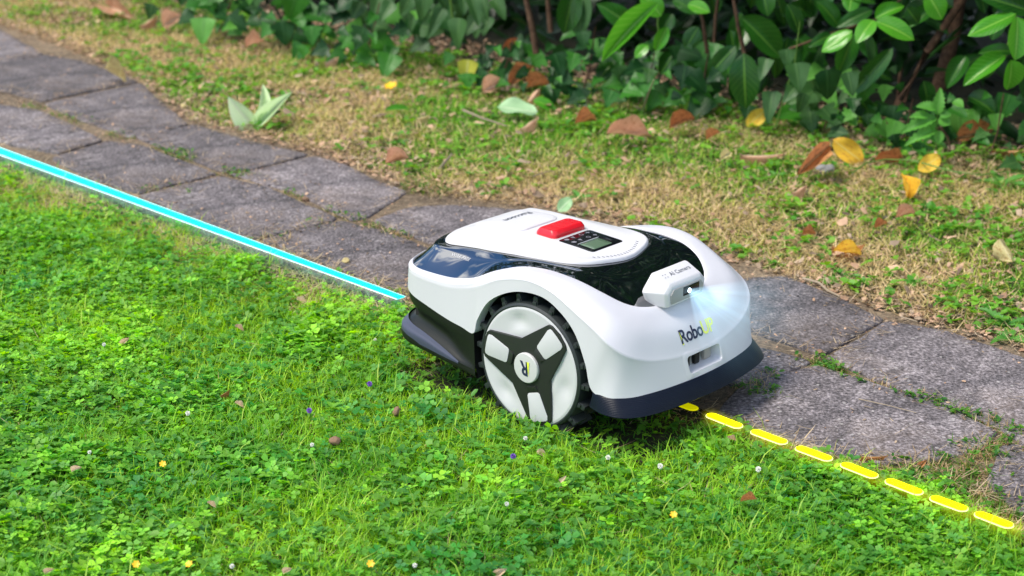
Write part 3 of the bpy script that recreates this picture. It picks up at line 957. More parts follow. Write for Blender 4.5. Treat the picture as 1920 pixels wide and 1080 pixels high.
# row of short tick marks along the front edge of the cover
V, Fc = [], []
for k in range(17):
    t = -0.062 + 0.124 * k / 16
    x = 0.0985 - (abs(t) / .062) ** 2 * 0.020
    z = drop(bvh_cover, x, t)
    boxv(x - .003, x + .003, t - .0008, t + .0008, z - .001, z + .0005, V, Fc)
ticks = link('tick_marks', mesh_py('tick_marks', V, Fc), MAT['greyink'], mower)

# front lettering
nose_x, nose_y = (0, 1, 0), (-.55, 0, .83)
t1 = decal('lettering', text_mesh('Robo', .034, .0007, 0, .92), (.262, -.018, .183), nose_x, nose_y, bvh_shell, MAT['ink'], shell, sx=.92)
t2 = decal('lettering', text_mesh('UP', .034, .0007, 0, .92), (.262, .030, .183), nose_x, nose_y, bvh_shell, MAT['lime'], shell, sx=.92)
sl = mesh_py('slash', [(-.0022, -.012, 0), (.0018, -.012, 0), (-.0018, .012, 0), (-.0022, .012, 0)], [(0, 1, 2, 3)])
decal('slash_mark', sl, (.262, -.0455, .182), nose_x, nose_y, bvh_shell, MAT['lime'], shell)

# charging slot in the nose: recess frame, dark back and two contacts
def nose_pt(y, z):
    h = bvh_shell.ray_cast(Vector((.5, y, z)), Vector((-1, 0, 0)))
    return h[0].x


slot_out = rrect(.118, .046, .010, 5)
slot_in = rrect(.096, .029, .007, 5)
n_ = len(slot_out)
cz = .1365
bm = bmesh.new(); bm.from_mesh(shell.data)
kill = [f for f in bm.faces if (lambda c: c.x > .24 and abs(c.y) < .0495 and abs(c.z - cz) < .0155)(f.calc_center_median())]
bmesh.ops.delete(bm, geom=kill, context='FACES')
bm.to_mesh(shell.data); bm.free()
V, Fc = [], []
for pts, dx in ((slot_out, .0002), (rrect(.108, .040, .009, 5), .0011), (slot_in, .0008), (rrect(.094, .027, .006, 5), -.004), (rrect(.090, .024, .005, 5), -.022)):
    for a_, b_ in pts:
        V.append((nose_pt(a_, cz + b_) + dx, a_, cz + b_))
Fc = [(r * n_ + k, r * n_ + (k + 1) % n_, (r + 1) * n_ + (k + 1) % n_, (r + 1) * n_ + k) for r in range(4) for k in range(n_)]
frame = link('charging_slot', mesh_py('charging_slot', V, Fc, 50), MAT['shell'], mower)
V = [(nose_pt(a_, cz + b_) - .0215, a_, cz + b_) for a_, b_ in rrect(.092, .026, .005, 5)]
link('slot_back', mesh_py('slot_back', V, [tuple(range(n_))]), MAT['camgrey'], frame)
for (y0_, y1_, m_) in ((-.040, -.026, 'inner'), (-.012, .002, 'inner'), (.016, .036, 'contact')):
    V, Fc = [], []
    xk = nose_pt((y0_ + y1_) / 2, cz)
    boxv(xk - .021, xk - .013, y0_, y1_, cz - .011, cz + .010, V, Fc)
    link('contact_strip', mesh_py('contact_strip', V, Fc, 30, .002, 2), MAT[m_], frame)

# dark rear skirt
SS = [
    [(-.298, 0, .193), (-.296, -.09, .193), (-.286, -.147, .192), (-.268, -.177, .191), (-.244, -.189, .183), (-.205, -.195, .174), (-.15, -.198, .161), (-.112, -.200, .155), (-.082, -.2015, .151)],
    [(-.298, 0, .172), (-.296, -.09, .172), (-.285, -.146, .171), (-.267, -.176, .169), (-.243, -.188, .163), (-.205, -.194, .156), (-.15, -.198, .144), (-.112, -.200, .137), (-.081, -.202, .132)],
    [(-.286, 0, .146), (-.284, -.085, .146), (-.274, -.138, .145), (-.258, -.166, .144), (-.236, -.180, .140), (-.20, -.187, .134), (-.152, -.191, .121), (-.115, -.197, .103), (-.079, -.2025, .095)],
    [(-.306, 0, .124), (-.304, -.09, .124), (-.293, -.153, .123), (-.275, -.184, .121), (-.250, -.196, .116), (-.205, -.201, .110), (-.155, -.203, .099), (-.115, -.204, .088), (-.078, -.2035, .083)],
    [(-.311, 0, .112), (-.309, -.09, .112), (-.298, -.157, .111), (-.279, -.188, .109), (-.252, -.200, .105), (-.205, -.204, .100), (-.155, -.205, .091), (-.115, -.205, .084), (-.077, -.204, .079)],
    [(-.308, 0, .094), (-.306, -.09, .094), (-.295, -.154, .093), (-.276, -.185, .091), (-.250, -.197, .088), (-.205, -.201, .084), (-.155, -.203, .078), (-.115, -.203, .073), (-.076, -.203, .067)],
    [(-.285, 0, .088), (-.283, -.085, .088), (-.272, -.14, .087), (-.255, -.165, .085), (-.235, -.175, .082), (-.20, -.18, .078), (-.155, -.182, .072), (-.115, -.183, .068), (-.076, -.183, .063)],
]


def open_loop(half):
    h = np.array(half, float)
    m = h[1:].copy(); m[:, 1] *= -1
    return np.concatenate([h[::-1], m], 0)


V, F4, _g = loft([open_loop(c) for c in SS], nt=260, ns=5, periodic=False)
me = mesh_np('rear_skirt', V, F4); fix_normals(me)
link('rear_skirt', me, MAT['dark'], mower)

# grey-blue pads let into the skirt
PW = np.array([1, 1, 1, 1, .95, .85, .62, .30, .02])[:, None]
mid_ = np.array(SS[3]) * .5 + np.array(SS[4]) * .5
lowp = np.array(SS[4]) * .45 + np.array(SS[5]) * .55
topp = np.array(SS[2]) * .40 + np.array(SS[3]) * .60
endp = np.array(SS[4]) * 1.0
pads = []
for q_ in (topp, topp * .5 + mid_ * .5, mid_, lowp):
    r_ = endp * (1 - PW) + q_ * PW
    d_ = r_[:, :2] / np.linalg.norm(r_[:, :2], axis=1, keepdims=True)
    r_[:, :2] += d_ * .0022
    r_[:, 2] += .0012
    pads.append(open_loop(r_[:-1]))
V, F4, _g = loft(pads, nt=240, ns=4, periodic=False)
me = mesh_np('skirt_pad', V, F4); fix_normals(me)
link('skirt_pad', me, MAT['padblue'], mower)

# front bumper
B0 = [(.197, -.206, .113), (.220, -.206, .1105), (.243, -.197, .110), (.262, -.172, .110), (.274, -.144, .111), (.284, -.09, .111), (.289, -.045, .111), (.2905, 0, .111)]
B2 = [(.192, -.207, .088), (.222, -.215, .087), (.252, -.212, .087), (.275, -.192, .087), (.290, -.158, .087), (.300, -.105, .087), (.305, -.05, .087), (.307, 0, .087)]
B0a, B2a = np.array(B0), np.array(B2)
B0i = B0a * [.985, .97, 1]
B1 = B0a * .55 + B2a * .45; B1[:, :2] *= 1.008
B22 = B2a.copy(); B22[:, :2] *= .997; B22[:, 2] -= .004
B3 = B2a.copy(); B3[:, :2] *= .93; B3[:, 2] -= .008


def front_open(h):
    m = h[:-1][::-1].copy(); m[:, 1] *= -1
    return np.concatenate([h, m], 0)


V, F4, Gb = loft([front_open(q) for q in (B0i, B0a + [0, 0, .002], B1, B2a, B22, B3)], nt=260, ns=4, periodic=False)
nb = len(V)
ms, ntb = Gb.shape[:2]
e0 = [i * ntb for i in range(ms)]
e1 = [i * ntb + ntb - 1 for i in range(ms)]
faces = [tuple(f) for f in F4] + [tuple(e0), tuple(e1[::-1])]
bmat, n, l, p = newmat('ribbed_rubber_bumper')
p.inputs['Base Color'].default_value = (0.005, 0.008, 0.018, 1)
p.inputs['Roughness'].default_value = 0.38
p.inputs['IOR'].default_value = 1.26
tc = n.new('ShaderNodeTexCoord'); wv = n.new('ShaderNodeTexWave'); wv.bands_direction = 'Z'; wv.inputs['Scale'].default_value = 130
wv.inputs['Distortion'].default_value = 0.3
l.new(tc.outputs['Object'], wv.inputs['Vector'])
bp = n.new('ShaderNodeBump'); bp.inputs['Strength'].default_value = 0.35; bp.inputs['Distance'].default_value = 0.0006
l.new(wv.outputs['Fac'], bp.inputs['Height']); l.new(bp.outputs[0], p.inputs['Normal'])
link('front_bumper', mesh_py('front_bumper', V, faces, 50), bmat, mower)

# chassis: narrow tray between the wheels
V, Fc = [], []
boxv(-.24, .20, -.118, .118, .07, .215, V, Fc)
link('chassis', mesh_py('chassis', V, Fc, 30, .01, 2), MAT['inner'], mower)
V, Fc = [], []
boxv(-.255, -.085, -.178, .178, .085, .20, V, Fc)
boxv(.15, .235, -.15, .15, .078, .135, V, Fc)
link('underbody', mesh_py('underbody', V, Fc, 30, .01, 2), MAT['inner'], mower)

# wheel wells
for sgn in (-1, 1):
    V, Fc = [], []
    n_ = 30
    for k in range(n_ + 1):
        t = R_(-25 + 230 * k / n_)
        for y in (.196, .118):
            V.append((HUBX + .139 * math.cos(t), sgn * y, .122 + .137 * math.sin(t)))
    for k in range(n_):
        Fc.append((2 * k, 2 * k + 2, 2 * k + 3, 2 * k + 1))
    V.append((HUBX, sgn * .118, .12)); c_ = len(V) - 1
    for k in range(n_):
        Fc.append((2 * k + 1, 2 * k + 3, c_))
    link('wheel_well', mesh_py('wheel_well', V, Fc, 40), MAT['inner'], mower)


# ---- wheel: axis along local y, outside face towards -y
def make_wheel():
    # tyre with tread blocks
    V, Fc = [], []
    prof = [(.104, -.001), (.1105, -.0035), (.1145, -.001), (.1165, .006), (.1165, .062), (.112, .068), (.09, .068)]
    n = 96
    for r, d in prof:
        for k in range(n):
            t = 2 * math.pi * k / n
            V.append((r * math.cos(t), d, r * math.sin(t)))
    for i in range(len(prof) - 1):
        for k in range(n):
            Fc.append((i * n + k, i * n + (k + 1) % n, (i + 1) * n + (k + 1) % n, (i + 1) * n + k))
    tyre = link('wheel', mesh_py('wheel', V, Fc, 35), MAT['rubber'], mower)
    nl = 20
    lv = []
    # one tread block: a T: crosswise bar plus a side web
    V, Fc = [], []
    w = .0042
    for (r0, r1, d0, d1, ww) in ((.1150, .1300, .003, .036, w), (.1145, .1215, .0005, .0045, w * .8)):
        b = len(V)
        for d in (d0, d1):
            for (r, hw) in ((r0, ww * 1.5), (r1, ww)):
                V += [(r, d, -hw), (r, d, hw)]
        Fc += [(b, b + 1, b + 3, b + 2), (b + 4, b + 6, b + 7, b + 5), (b, b + 4, b + 5, b + 1), (b + 2, b + 3, b + 7, b + 6), (b, b + 2, b + 6, b + 4), (b + 1, b + 5, b + 7, b + 3)]
    lug = mesh_py('tread_block', V, Fc, 30, .0008, 2)
    V, Fc = [], []
    boxv(.1150, .1300, .036, .066, -.0045, .0045, V, Fc)
    lug2 = mesh_py('tread_block', V, Fc, 30, .0008, 2)
    for k in range(nl):
        o = link('tread_block', lug, MAT['rubber'], tyre); o.rotation_euler = (0, R_(360 / nl * k + 4), 0)
        o = link('tread_block', lug2, MAT['rubber'], tyre); o.rotation_euler = (0, R_(360 / nl * (k + .5) + 4), 0)
    # grey disc, gently scalloped between the arms
    V, Fc = [], []
    rs = [0, .02, .035, .045, .055, .062, .07, .076, .082, .088, .094, .099, .103, .1055, .108, .1092]
    n = 144
    for r in rs:
        for k in range(n):
            t = 2 * math.pi * k / n
            deg = math.degrees(t)
            near = min(abs((deg - c + 180) % 360 - 180) for c in (107, -13, -133))
            dip = .0040 * math.exp(-((near / 13) ** 2)) * math.exp(-(((r - .083) / .013) ** 2))
            bowl = .0035 * (1 - (r / .105) ** 2) if r < .105 else 0
            edge = .0 if r < .108 else .0015
            V.append((r * math.cos(t), -.004 + bowl + dip + edge - .002 * math.exp(-((near / 30) ** 2)) * math.exp(-(((r - .062) / .008) ** 2)), r * math.sin(t)))
    for i in range(len(rs) - 1):
        for k in range(n):
            Fc.append((i * n + k, i * n + (k + 1) % n, (i + 1) * n + (k + 1) % n, (i + 1) * n + k))
    link('rim', mesh_py('rim', V, Fc, 60), MAT['rimgrey'], tyre)
    fr_ = lambda a, b, c: (a, c, b)
    # three-armed dark plate
    pts = []
    for k in range(3):
        t0 = -72.5 + 120 * k
        for dt, r in ((-60, .0525), (-38, .0640), (-17.5, .0955), (-15.5, .1015), (-11.5, .1048), (0, .1060), (11.5, .1048), (15.5, .1015), (17.5, .0955), (38, .0640)):
            pts.append((r * math.cos(R_(t0 + dt)), r * math.sin(R_(t0 + dt))))
    star = link('arm_plate', prism(pts, -.0075, -.002, 'arm_plate', .0012, 3, 40, fr_), MAT['star'], tyre)
    for k in range(3):
        t0 = R_(-72.5 + 120 * k)
        q = []
        for r, h in ((.047, .0125), (.050, .0145), (.090, .0205), (.0965, .0190), (.0985, .0150), (.0992, 0)):
            q.append((r, h))
        out = q + [(r, -h) for r, h in q[::-1] if h] + [(.0460, -.0095), (.0460, .0095)]
        o2 = [(r * math.cos(t0) - h * math.sin(t0), r * math.sin(t0) + h * math.cos(t0)) for r, h in out]
        # dark raised frame around it is the plate itself; the panel sits a little lower than a lip
        link('inset_panel', prism(o2, -.0086, -.006, 'inset_panel', .0006, 2, 40, fr_), MAT['rimgrey'], tyre)
        # sloped shoulder between hub and panel
        sh = [(.034, -.010), (.034, .010), (.0452, .0135), (.0452, -.0135)]
        V = []
        for (r, h), d in zip(sh, (-.0110, -.0110, -.0082, -.0082)):
            V.append((r * math.cos(t0) - h * math.sin(t0), d, r * math.sin(t0) + h * math.cos(t0)))
        for (r, h) in sh:
            V.append((r * math.cos(t0) - h * math.sin(t0), -.006, r * math.sin(t0) + h * math.cos(t0)))
        link('arm_shoulder', mesh_py('arm_shoulder', V, [(0, 1, 2, 3), (4, 7, 6, 5), (0, 4, 5, 1), (1, 5, 6, 2), (2, 6, 7, 3), (3, 7, 4, 0)], 30, .001, 2), MAT['star'], tyre)
    # hub cap
    V, Fc = [], []
    prof = [(.0275, -.006), (.0275, -.0115), (.0262, -.0130), (.0245, -.0132), (.012, -.0136), (.0001, -.0137)]
    n = 48
    for r, d in prof:
        for k in range(n):
            t = 2 * math.pi * k / n
            V.append((r * math.cos(t), d, r * math.sin(t)))
    for i in range(len(prof) - 1):
        for k in range(n):
            Fc.append((i * n + k, i * n + (k + 1) % n, (i + 1) * n + (k + 1) % n, (i + 1) * n + k))
    cap = link('hub_cap', mesh_py('hub_cap', V, Fc, 35), MAT['panel'], tyre)
    # emblem: R turned upside down, lime slash over its stem
    e = text_mesh('R', .036, .0009)
    decal('emblem_letter', e, (-.0015, -.0142, .001), (-1, 0, 0), (0, 0, -1), None, MAT['ink'], tyre, off=0, sx=.85, cuts=False)
    s_ = mesh_py('emblem_slash', [(.0045, -.0146, .0135), (.0095, -.0146, .0135), (.0085, -.0146, -.0135)], [(0, 1, 2)])
    link('emblem_slash', s_, MAT['lime'], tyre)
    return tyre


wheel = make_wheel()
wheel.location = (HUBX, -.199, .12)
w2 = wheel.copy(); COL.objects.link(w2)
w2.location = (HUBX, .199, .12); w2.rotation_euler = (0, 0, math.pi)
for ch in list(wheel.children):
    if ch.name.startswith('tread_block') or ch.name.startswith('rim'):
        c = ch.copy(); COL.objects.link(c); c.parent = w2

# ---- camera module on the nose
rings = [
    (.2360, [(-.049, .2335), (-.052, .256), (-.042, .2670), (.042, .2670), (.052, .256), (.049, .2335)]),
    (.2320, [(-.055, .2320), (-.059, .259), (-.045, .2730), (.045, .2730), (.059, .259), (.055, .2320)]),
    (.2030, [(-.062, .2330), (-.074, .259), (-.047, .2860), (.047, .2860), (.074, .259), (.062, .2330)]),
    (.1960, [(-.062, .2350), (-.075, .259), (-.048, .2868), (.048, .2868), (.075, .259), (.062, .2350)]),
    (.1880, [(-.052, .2350), (-.062, .259), (-.040, .2800), (.040, .2800), (.062, .259), (.052, .2350)]),
]
V = [(x, y, z) for x, pts in rings for y, z in pts]
Fc = [tuple(range(6))]
for r in range(4):
    for k in range(6):
        Fc.append((r * 6 + k, r * 6 + (k + 1) % 6, (r + 1) * 6 + (k + 1) % 6, (r + 1) * 6 + k))
cammod = link('camera_module', mesh_py('camera_module', V, Fc, 50, .0028, 3), MAT['cover'], mower)
fx = .2367
face = [(-.045, .2375), (-.047, .254), (-.039, .2625), (.039, .2625), (.047, .254), (.045, .2375)]
link('face_plate', mesh_py('face_plate', [(fx + .0014, y, z) for y, z in face] + [(fx - .003, y, z) for y, z in face],
     [tuple(range(6))] + [(k, (k + 1) % 6, 6 + (k + 1) % 6, 6 + k) for k in range(6)], 30, .0008, 2), MAT['camgrey'], cammod)
V, Fc = [], []
boxv(fx + .001, fx + .0022, -.012, .034, .2445, .2605, V, Fc)
link('lens_window', mesh_py('lens_window', V, Fc, 30, .001, 2), MAT['glass'], cammod)
V = []
for k in range(20):
    t = 2 * math.pi * k / 20
    V.append((fx + .003, .004 + .0042 * math.cos(t), .2515 + .0042 * math.sin(t)))
link('lamp_lens', mesh_py('lamp_lens', V, [tuple(range(20))]), MAT['lens'], cammod)
decal('lettering', text_mesh('AI Camera', .0132, .0), (.2165, .008, .285), (0, 1, 0), (-.9, 0, .43),
      BVHTree.FromPolygons([v.co for v in cammod.data.vertices], [tuple(p_.vertices) for p_ in cammod.data.polygons]), MAT['greyink'], cammod)
V, Fc = [], []
for (a_, b_) in ((-.0035, -.0035), (-.0035, .0035), (.0035, -.0035), (.0035, .0035)):
    boxv(a_ - .0009, a_ + .0009, b_ - .0009, b_ + .0009, 0, .0002, V, Fc)
decal('symbol', mesh_py('symbol', V, Fc), (.2165, -.034, .285), (0, 1, 0), (-.9, 0, .43),
      BVHTree.FromPolygons([v.co for v in cammod.data.vertices], [tuple(p_.vertices) for p_ in cammod.data.polygons]), MAT['greyink'], cammod, cuts=False)

# overlay beam: graphic rays built as a glowing wedge in front of the lens
AP = Vector((fx + .004, .004, .2515))
bm_ = bpy.data.meshes.new('overlay_beam')
V, Fc = [(0, -.004, -.003), (0, .004, -.003), (0, .004, .003), (0, -.004, .003)], []
Lb = .34
ha, hv0, hv1 = R_(44), R_(-30), R_(11)
rim_ = []
for i in range(13):
    a = -ha + 2 * ha * i / 12
    rim_.append((Lb * math.cos(a), Lb * math.sin(a)))
lo = [(x, y, Lb * -.60) for x, y in rim_]
hi = [(x, y, Lb * math.tan(hv1)) for x, y in rim_]
V += lo + hi
nr = 13
Fc = [(0, 1, 2, 3)]
for i in range(nr - 1):
    Fc.append((4 + i, 4 + i + 1, 4 + nr + i + 1, 4 + nr + i))
Fc.append((0,) + tuple(range(4, 4 + nr)) + (1,))
Fc.append((3,) + tuple(range(4 + nr, 4 + 2 * nr)) + (2,))
Fc.append((0, 4, 4 + nr, 3))
Fc.append((1, 2, 4 + 2 * nr - 1, 4 + nr - 1))
bmat, n, l, p = newmat('beam_overlay')
n.remove(p)
tc = n.new('ShaderNodeTexCoord'); sp = n.new('ShaderNodeSeparateXYZ'); l.new(tc.outputs['Object'], sp.inputs[0])
ln = n.new('ShaderNodeVectorMath'); ln.operation = 'LENGTH'; l.new(tc.outputs['Object'], ln.inputs[0])
fo = n.new('ShaderNodeMapRange'); fo.inputs['From Max'].default_value = .25; fo.inputs['To Min'].default_value = 1; fo.inputs['To Max'].default_value = 0
l.new(ln.outputs['Value'], fo.inputs['Value'])
pw = n.new('ShaderNodeMath'); pw.operation = 'POWER'; pw.inputs[1].default_value = 2.0; l.new(fo.outputs[0], pw.inputs[0])
dv = n.new('ShaderNodeMath'); dv.operation = 'ADD'; dv.inputs[1].default_value = .008; l.new(ln.outputs['Value'], dv.inputs[0])
q = n.new('ShaderNodeMath'); q.operation = 'DIVIDE'; l.new(pw.outputs[0], q.inputs[0]); l.new(dv.outputs[0], q.inputs[1])
nm = n.new('ShaderNodeVectorMath'); nm.operation = 'NORMALIZE'; l.new(tc.outputs['Object'], nm.inputs[0])
no = n.new('ShaderNodeTexNoise'); no.inputs['Scale'].default_value = 8; no.inputs['Detail'].default_value = 2; l.new(nm.outputs[0], no.inputs['Vector'])
rp = n.new('ShaderNodeMapRange'); rp.inputs['From Min'].default_value = .42; rp.inputs['From Max'].default_value = .62; rp.inputs['To Min'].default_value = .50; rp.inputs['To Max'].default_value = 1.45
l.new(no.outputs['Fac'], rp.inputs['Value'])
mu = n.new('ShaderNodeMath'); mu.operation = 'MULTIPLY'; l.new(q.outputs[0], mu.inputs[0]); l.new(rp.outputs[0], mu.inputs[1])
m2 = n.new('ShaderNodeMath'); m2.operation = 'MULTIPLY'; m2.inputs[1].default_value = 0.60; l.new(mu.outputs[0], m2.inputs[0])
em = n.new('ShaderNodeEmission'); em.inputs['Color'].default_value = (.45, .78, 1, 1); l.new(m2.outputs[0], em.inputs['Strength'])
l.new(em.outputs[0], n['Material Output'].inputs['Volume'])
beam = link('overlay_beam', mesh_py('overlay_beam', V, Fc), bmat, cammod)
beam.location = AP
beam['label'] = 'pale blue overlay fan of rays spreading from the camera lens'

# ------------------------------------------------------------------ garden
# ================================================================== PLANT GENERATORS (numpy)
PFX = np.array([p[0] for p in pf]); PFY = np.array([p[1] for p in pf])
PNX = np.array([p[0] for p in pn]); PNY = np.array([p[1] for p in pn])
_o = np.argsort(PFX); PFX, PFY = PFX[_o], PFY[_o]
_o = np.argsort(PNX); PNX, PNY = PNX[_o], PNY[_o]
hedge_px = [(-260, -60), (0, -40), (200, -12), (350, 35), (560, 92), (800, 128), (1000, 180), (1250, 212), (1400, 236), (1600, 276), (1720, 300), (1950, 325), (2200, 370)]
hg = [ground(*p) for p in hedge_px]
HX = np.array([p[0] for p in hg]); HY = np.array([p[1] for p in hg])
_o = np.argsort(HX); HX, HY = HX[_o], HY[_o]


def ext(x, X, Y):
    r = np.interp(x, X, Y)
    r = np.where(x < X[0], Y[0] + (x - X[0]) * (Y[3] - Y[0]) / (X[3] - X[0]), r)
    return np.where(x > X[-1], Y[-1] + (x - X[-1]) * (Y[-1] - Y[-4]) / (X[-1] - X[-4]), r)


yfar = lambda x: ext(x, PFX, PFY)
ynear = lambda x: ext(x, PNX, PNY)
yhedge = lambda x: ext(x, HX, HY)


def project(x, y, z=0.02):
    dz = z - CAM_H
    d = y * _c - dz * _s
    return 960 + CAM_F * x / d, 540 - CAM_F * (y * _s + dz * _c) / d


def scatter(n_per_m2, x0, x1, y0, y1, mg=170, out=0.28):
    n = int(n_per_m2 * (x1 - x0) * (y1 - y0))
    x = RNG.uniform(x0, x1, n); y = RNG.uniform(y0, y1, n)
    u, v = project(x, y)
    inv = (u > -mg) & (u < 1920 + mg) & (v > -mg) & (v < 1080 + mg)
    near = (u > -mg - 1100) & (u < 1920 + mg + 900) & (v > -mg - 300) & (v < 1080 + mg + 700)
    k = inv | (near & (RNG.random(n) < out))
    return x[k], y[k]


def mower_xy(x, y):
    dx, dy = x - MO.x, y - MO.y
    return dx * FWD.x + dy * FWD.y, dx * LFT.x + dy * LFT.y


def mower_keep(x, y):
    """(allowed, height factor)"""
    a, b = mower_xy(x, y)
    wheel_hit = (np.abs(a - HUBX) < .095) & (np.abs(b) < .212) & (np.abs(b) > .12)
    under = (a > -.30) & (a < .305) & (np.abs(b) < .205)
    keep = ~wheel_hit & (~under | (RNG.random(x.shape) < .35))
    return keep, np.where(under, 0.45, 1.0)


def on_slab(x, y, shrink=0.0):
    r = np.zeros(x.shape, bool)
    for P in slab_polys:
        lo, hi = P.min(0) - .01, P.max(0) + .01
        k = (x > lo[0]) & (x < hi[0]) & (y > lo[1]) & (y < hi[1])
        if k.any():
            idx = np.where(k)[0]
            ins = in_poly(x[idx], y[idx], P[::2])
            if shrink:
                d = poly_dist(x[idx], y[idx], P[::2])
                ins &= d > shrink
            r[idx] |= ins
    return r


def blades(x, y, z, L, w, yaw, lean, bend, col, tipcol=None):
    n = len(x)
    dx, dy = np.cos(yaw), np.sin(yaw)
    sx, sy = -dy, dx
    V = np.zeros((n, 5, 3), np.float32)
    C = np.zeros((n, 5, 3), np.float32)
    for i, (f, wf) in enumerate(((0, 1.0), (.55, .85), (1.0, 0))):
        a = lean + bend * f
        h = L * f * np.cos(a)
        r = L * f * np.sin(a)
        px, py, pz = x + dx * r, y + dy * r, z + np.maximum(h, 0.0015)
        if i < 2:
            V[:, 2 * i] = np.stack([px + sx * w * wf / 2, py + sy * w * wf / 2, pz], 1)
            V[:, 2 * i + 1] = np.stack([px - sx * w * wf / 2, py - sy * w * wf / 2, pz], 1)
        else:
            V[:, 4] = np.stack([px, py, pz], 1)
    C[:] = col[:, None, :]
    if tipcol is not None:
        C[:, 4] = tipcol
    b = (np.arange(n) * 5)[:, None]
    F = np.concatenate([b + [0, 1, 3], b + [0, 3, 2], b + [2, 3, 4]], 1).reshape(-1, 3)
    return V.reshape(-1, 3), F, C.reshape(-1, 3)


def leaflets(cx, cy, cz, size, yaw, tx, ty, col, lift=0.25, shape='clover', wid=1.0):
    """one small folded leaflet per entry, growing from (cx,cy,cz) in direction yaw; tx,ty tilt of the plant's plane"""
    n = len(cx)
    if shape == 'clover':
        P = np.array([(0, 0, 0), (.52, 0, -.07), (.40, .40, .03), (.88, .38, .03), (.90, 0, -.03), (.88, -.38, .03), (.40, -.40, .03)])
    elif shape == 'oval':
        P = np.array([(0, 0, 0), (.5, 0, -.08), (.28, .27, .04), (.72, .26, .04), (1.0, 0, -.05), (.72, -.26, .04), (.28, -.27, .04)])
    else:            # crumb, broken flake
        P = np.array([(0, 0, 0), (.45, .05, .10), (.25, .35, 0), (.8, .28, .06), (1.0, -.05, 0), (.7, -.33, .12), (.3, -.2, 0)])
    P = np.repeat(P[None], n, 0)
    P = P * np.array([1, 1, 1])
    P[:, :, 1] *= np.asarray(wid).reshape(-1, 1) if np.ndim(wid) else wid
    P = P * size[:, None, None]
    P[:, :, 2] += P[:, :, 0] * lift - (P[:, :, 0] ** 2) / size[:, None] * (lift * .7)
    c, s = np.cos(yaw)[:, None], np.sin(yaw)[:, None]
    X = P[:, :, 0] * c - P[:, :, 1] * s
    Y = P[:, :, 0] * s + P[:, :, 1] * c
    Z = P[:, :, 2] + X * tx[:, None] + Y * ty[:, None]
    V = np.stack([X + cx[:, None], Y + cy[:, None], Z + cz[:, None]], -1)
    b = (np.arange(n) * 7)[:, None]
    F = np.concatenate([b + [0, 1, 2], b + [2, 1, 3], b + [3, 1, 4], b + [4, 1, 5], b + [5, 1, 6], b + [6, 1, 0]], 1).reshape(-1, 3)
    V[:, :, 2] = np.maximum(V[:, :, 2], 0.002)
    C = np.repeat(col[:, None, :], 7, 1) * np.array([.8, .9, 1.05, 1.05, 1.0, .97, .97])[None, :, None]
    return V.reshape(-1, 3), F, C.reshape(-1, 3)


def join(parts):
    V, F, C, o = [], [], [], 0
    for v, f, c in parts:
        V.append(v); F.append(f + o); C.append(c); o += len(v)
    return np.concatenate(V), np.concatenate(F), np.concatenate(C)


def lerp(a, b, t):
    return np.asarray(a)[None, :] * (1 - t[:, None]) + np.asarray(b)[None, :] * t[:, None]


X0, X1, Y0, Y1 = -3.8, 2.4, 1.7, 7.0
# ------------------------------------------------------------------ lawn
def lawn_filter(x, y, edge=0.0):
    k = y < ynear(x) + edge + (fbm(x, y, 9) - .5) * .06
    k &= ~on_slab(x, y, .012)
    x, y = x[k], y[k]
    m, hf = mower_keep(x, y)
    return x[m], y[m], hf[m]


def drynes(x, y):
    d = ynear(x) - y
    return np.clip(1.5 - d / np.where(x < .1, .22, .09) + (fbm(x, y, 7) - .5) * 1.6, 0, 1)


# clover
x, y = scatter(13500, X0, X1, Y0, Y1)
x, y, hf = lawn_filter(x, y, -.01)
dr = drynes(x, y)
patch = fbm(x + 3, y - 2, 3.2)
k = RNG.random(len(x)) < np.clip((patch - .38) * 4.0, .14, 1) * (1 - .95 * dr)
x, y, hf, dr, patch = x[k], y[k], hf[k], dr[k], patch[k]
n = len(x)
clump = fbm(x, y, 11, 2)
H = (.010 + .024 * clump + RNG.uniform(-.006, .010, n)) * hf * (1 - .4 * dr)
H = np.maximum(H, .005)
size = RNG.uniform(.0055, .0125, n) * (.8 + .45 * vnoise(x, y, 5)) * (1 - .25 * dr)
tx, ty = RNG.normal(0, .33, n), RNG.normal(-.12, .33, n)
yaw0 = RNG.uniform(0, 6.28, n)
hue = np.clip(.50 + (y - 3.1) * .28 + (vnoise(x + 9, y, 4) - .5) * 1.2 + RNG.normal(0, .22, n), 0, 1)
colr = lerp((.050, .270, .040), (.34, .68, .040), hue)
colr *= (RNG.uniform(.72, 1.42, n) * (.84 + .40 * fbm(x + 5, y, 6, 3)))[:, None]
blu = RNG.random(n) < .16
colr[blu] = colr[blu] * .6 + np.array([.10, .24, .10]) * .6
parts = []
for k3 in range(3):
    parts.append(leaflets(x, y, H, size, yaw0 + k3 * 2.094 + RNG.normal(0, .12, n), tx, ty, colr * RNG.uniform(.88, 1.12, (n, 1)), lift=.22))
V, F, C = join(parts)
tag(link('clover', mesh_np('clover', V, F, True, C), MAT['leafstuff']), 'dense green clover leaves covering the lawn in the foreground', 'clover', kind='stuff')

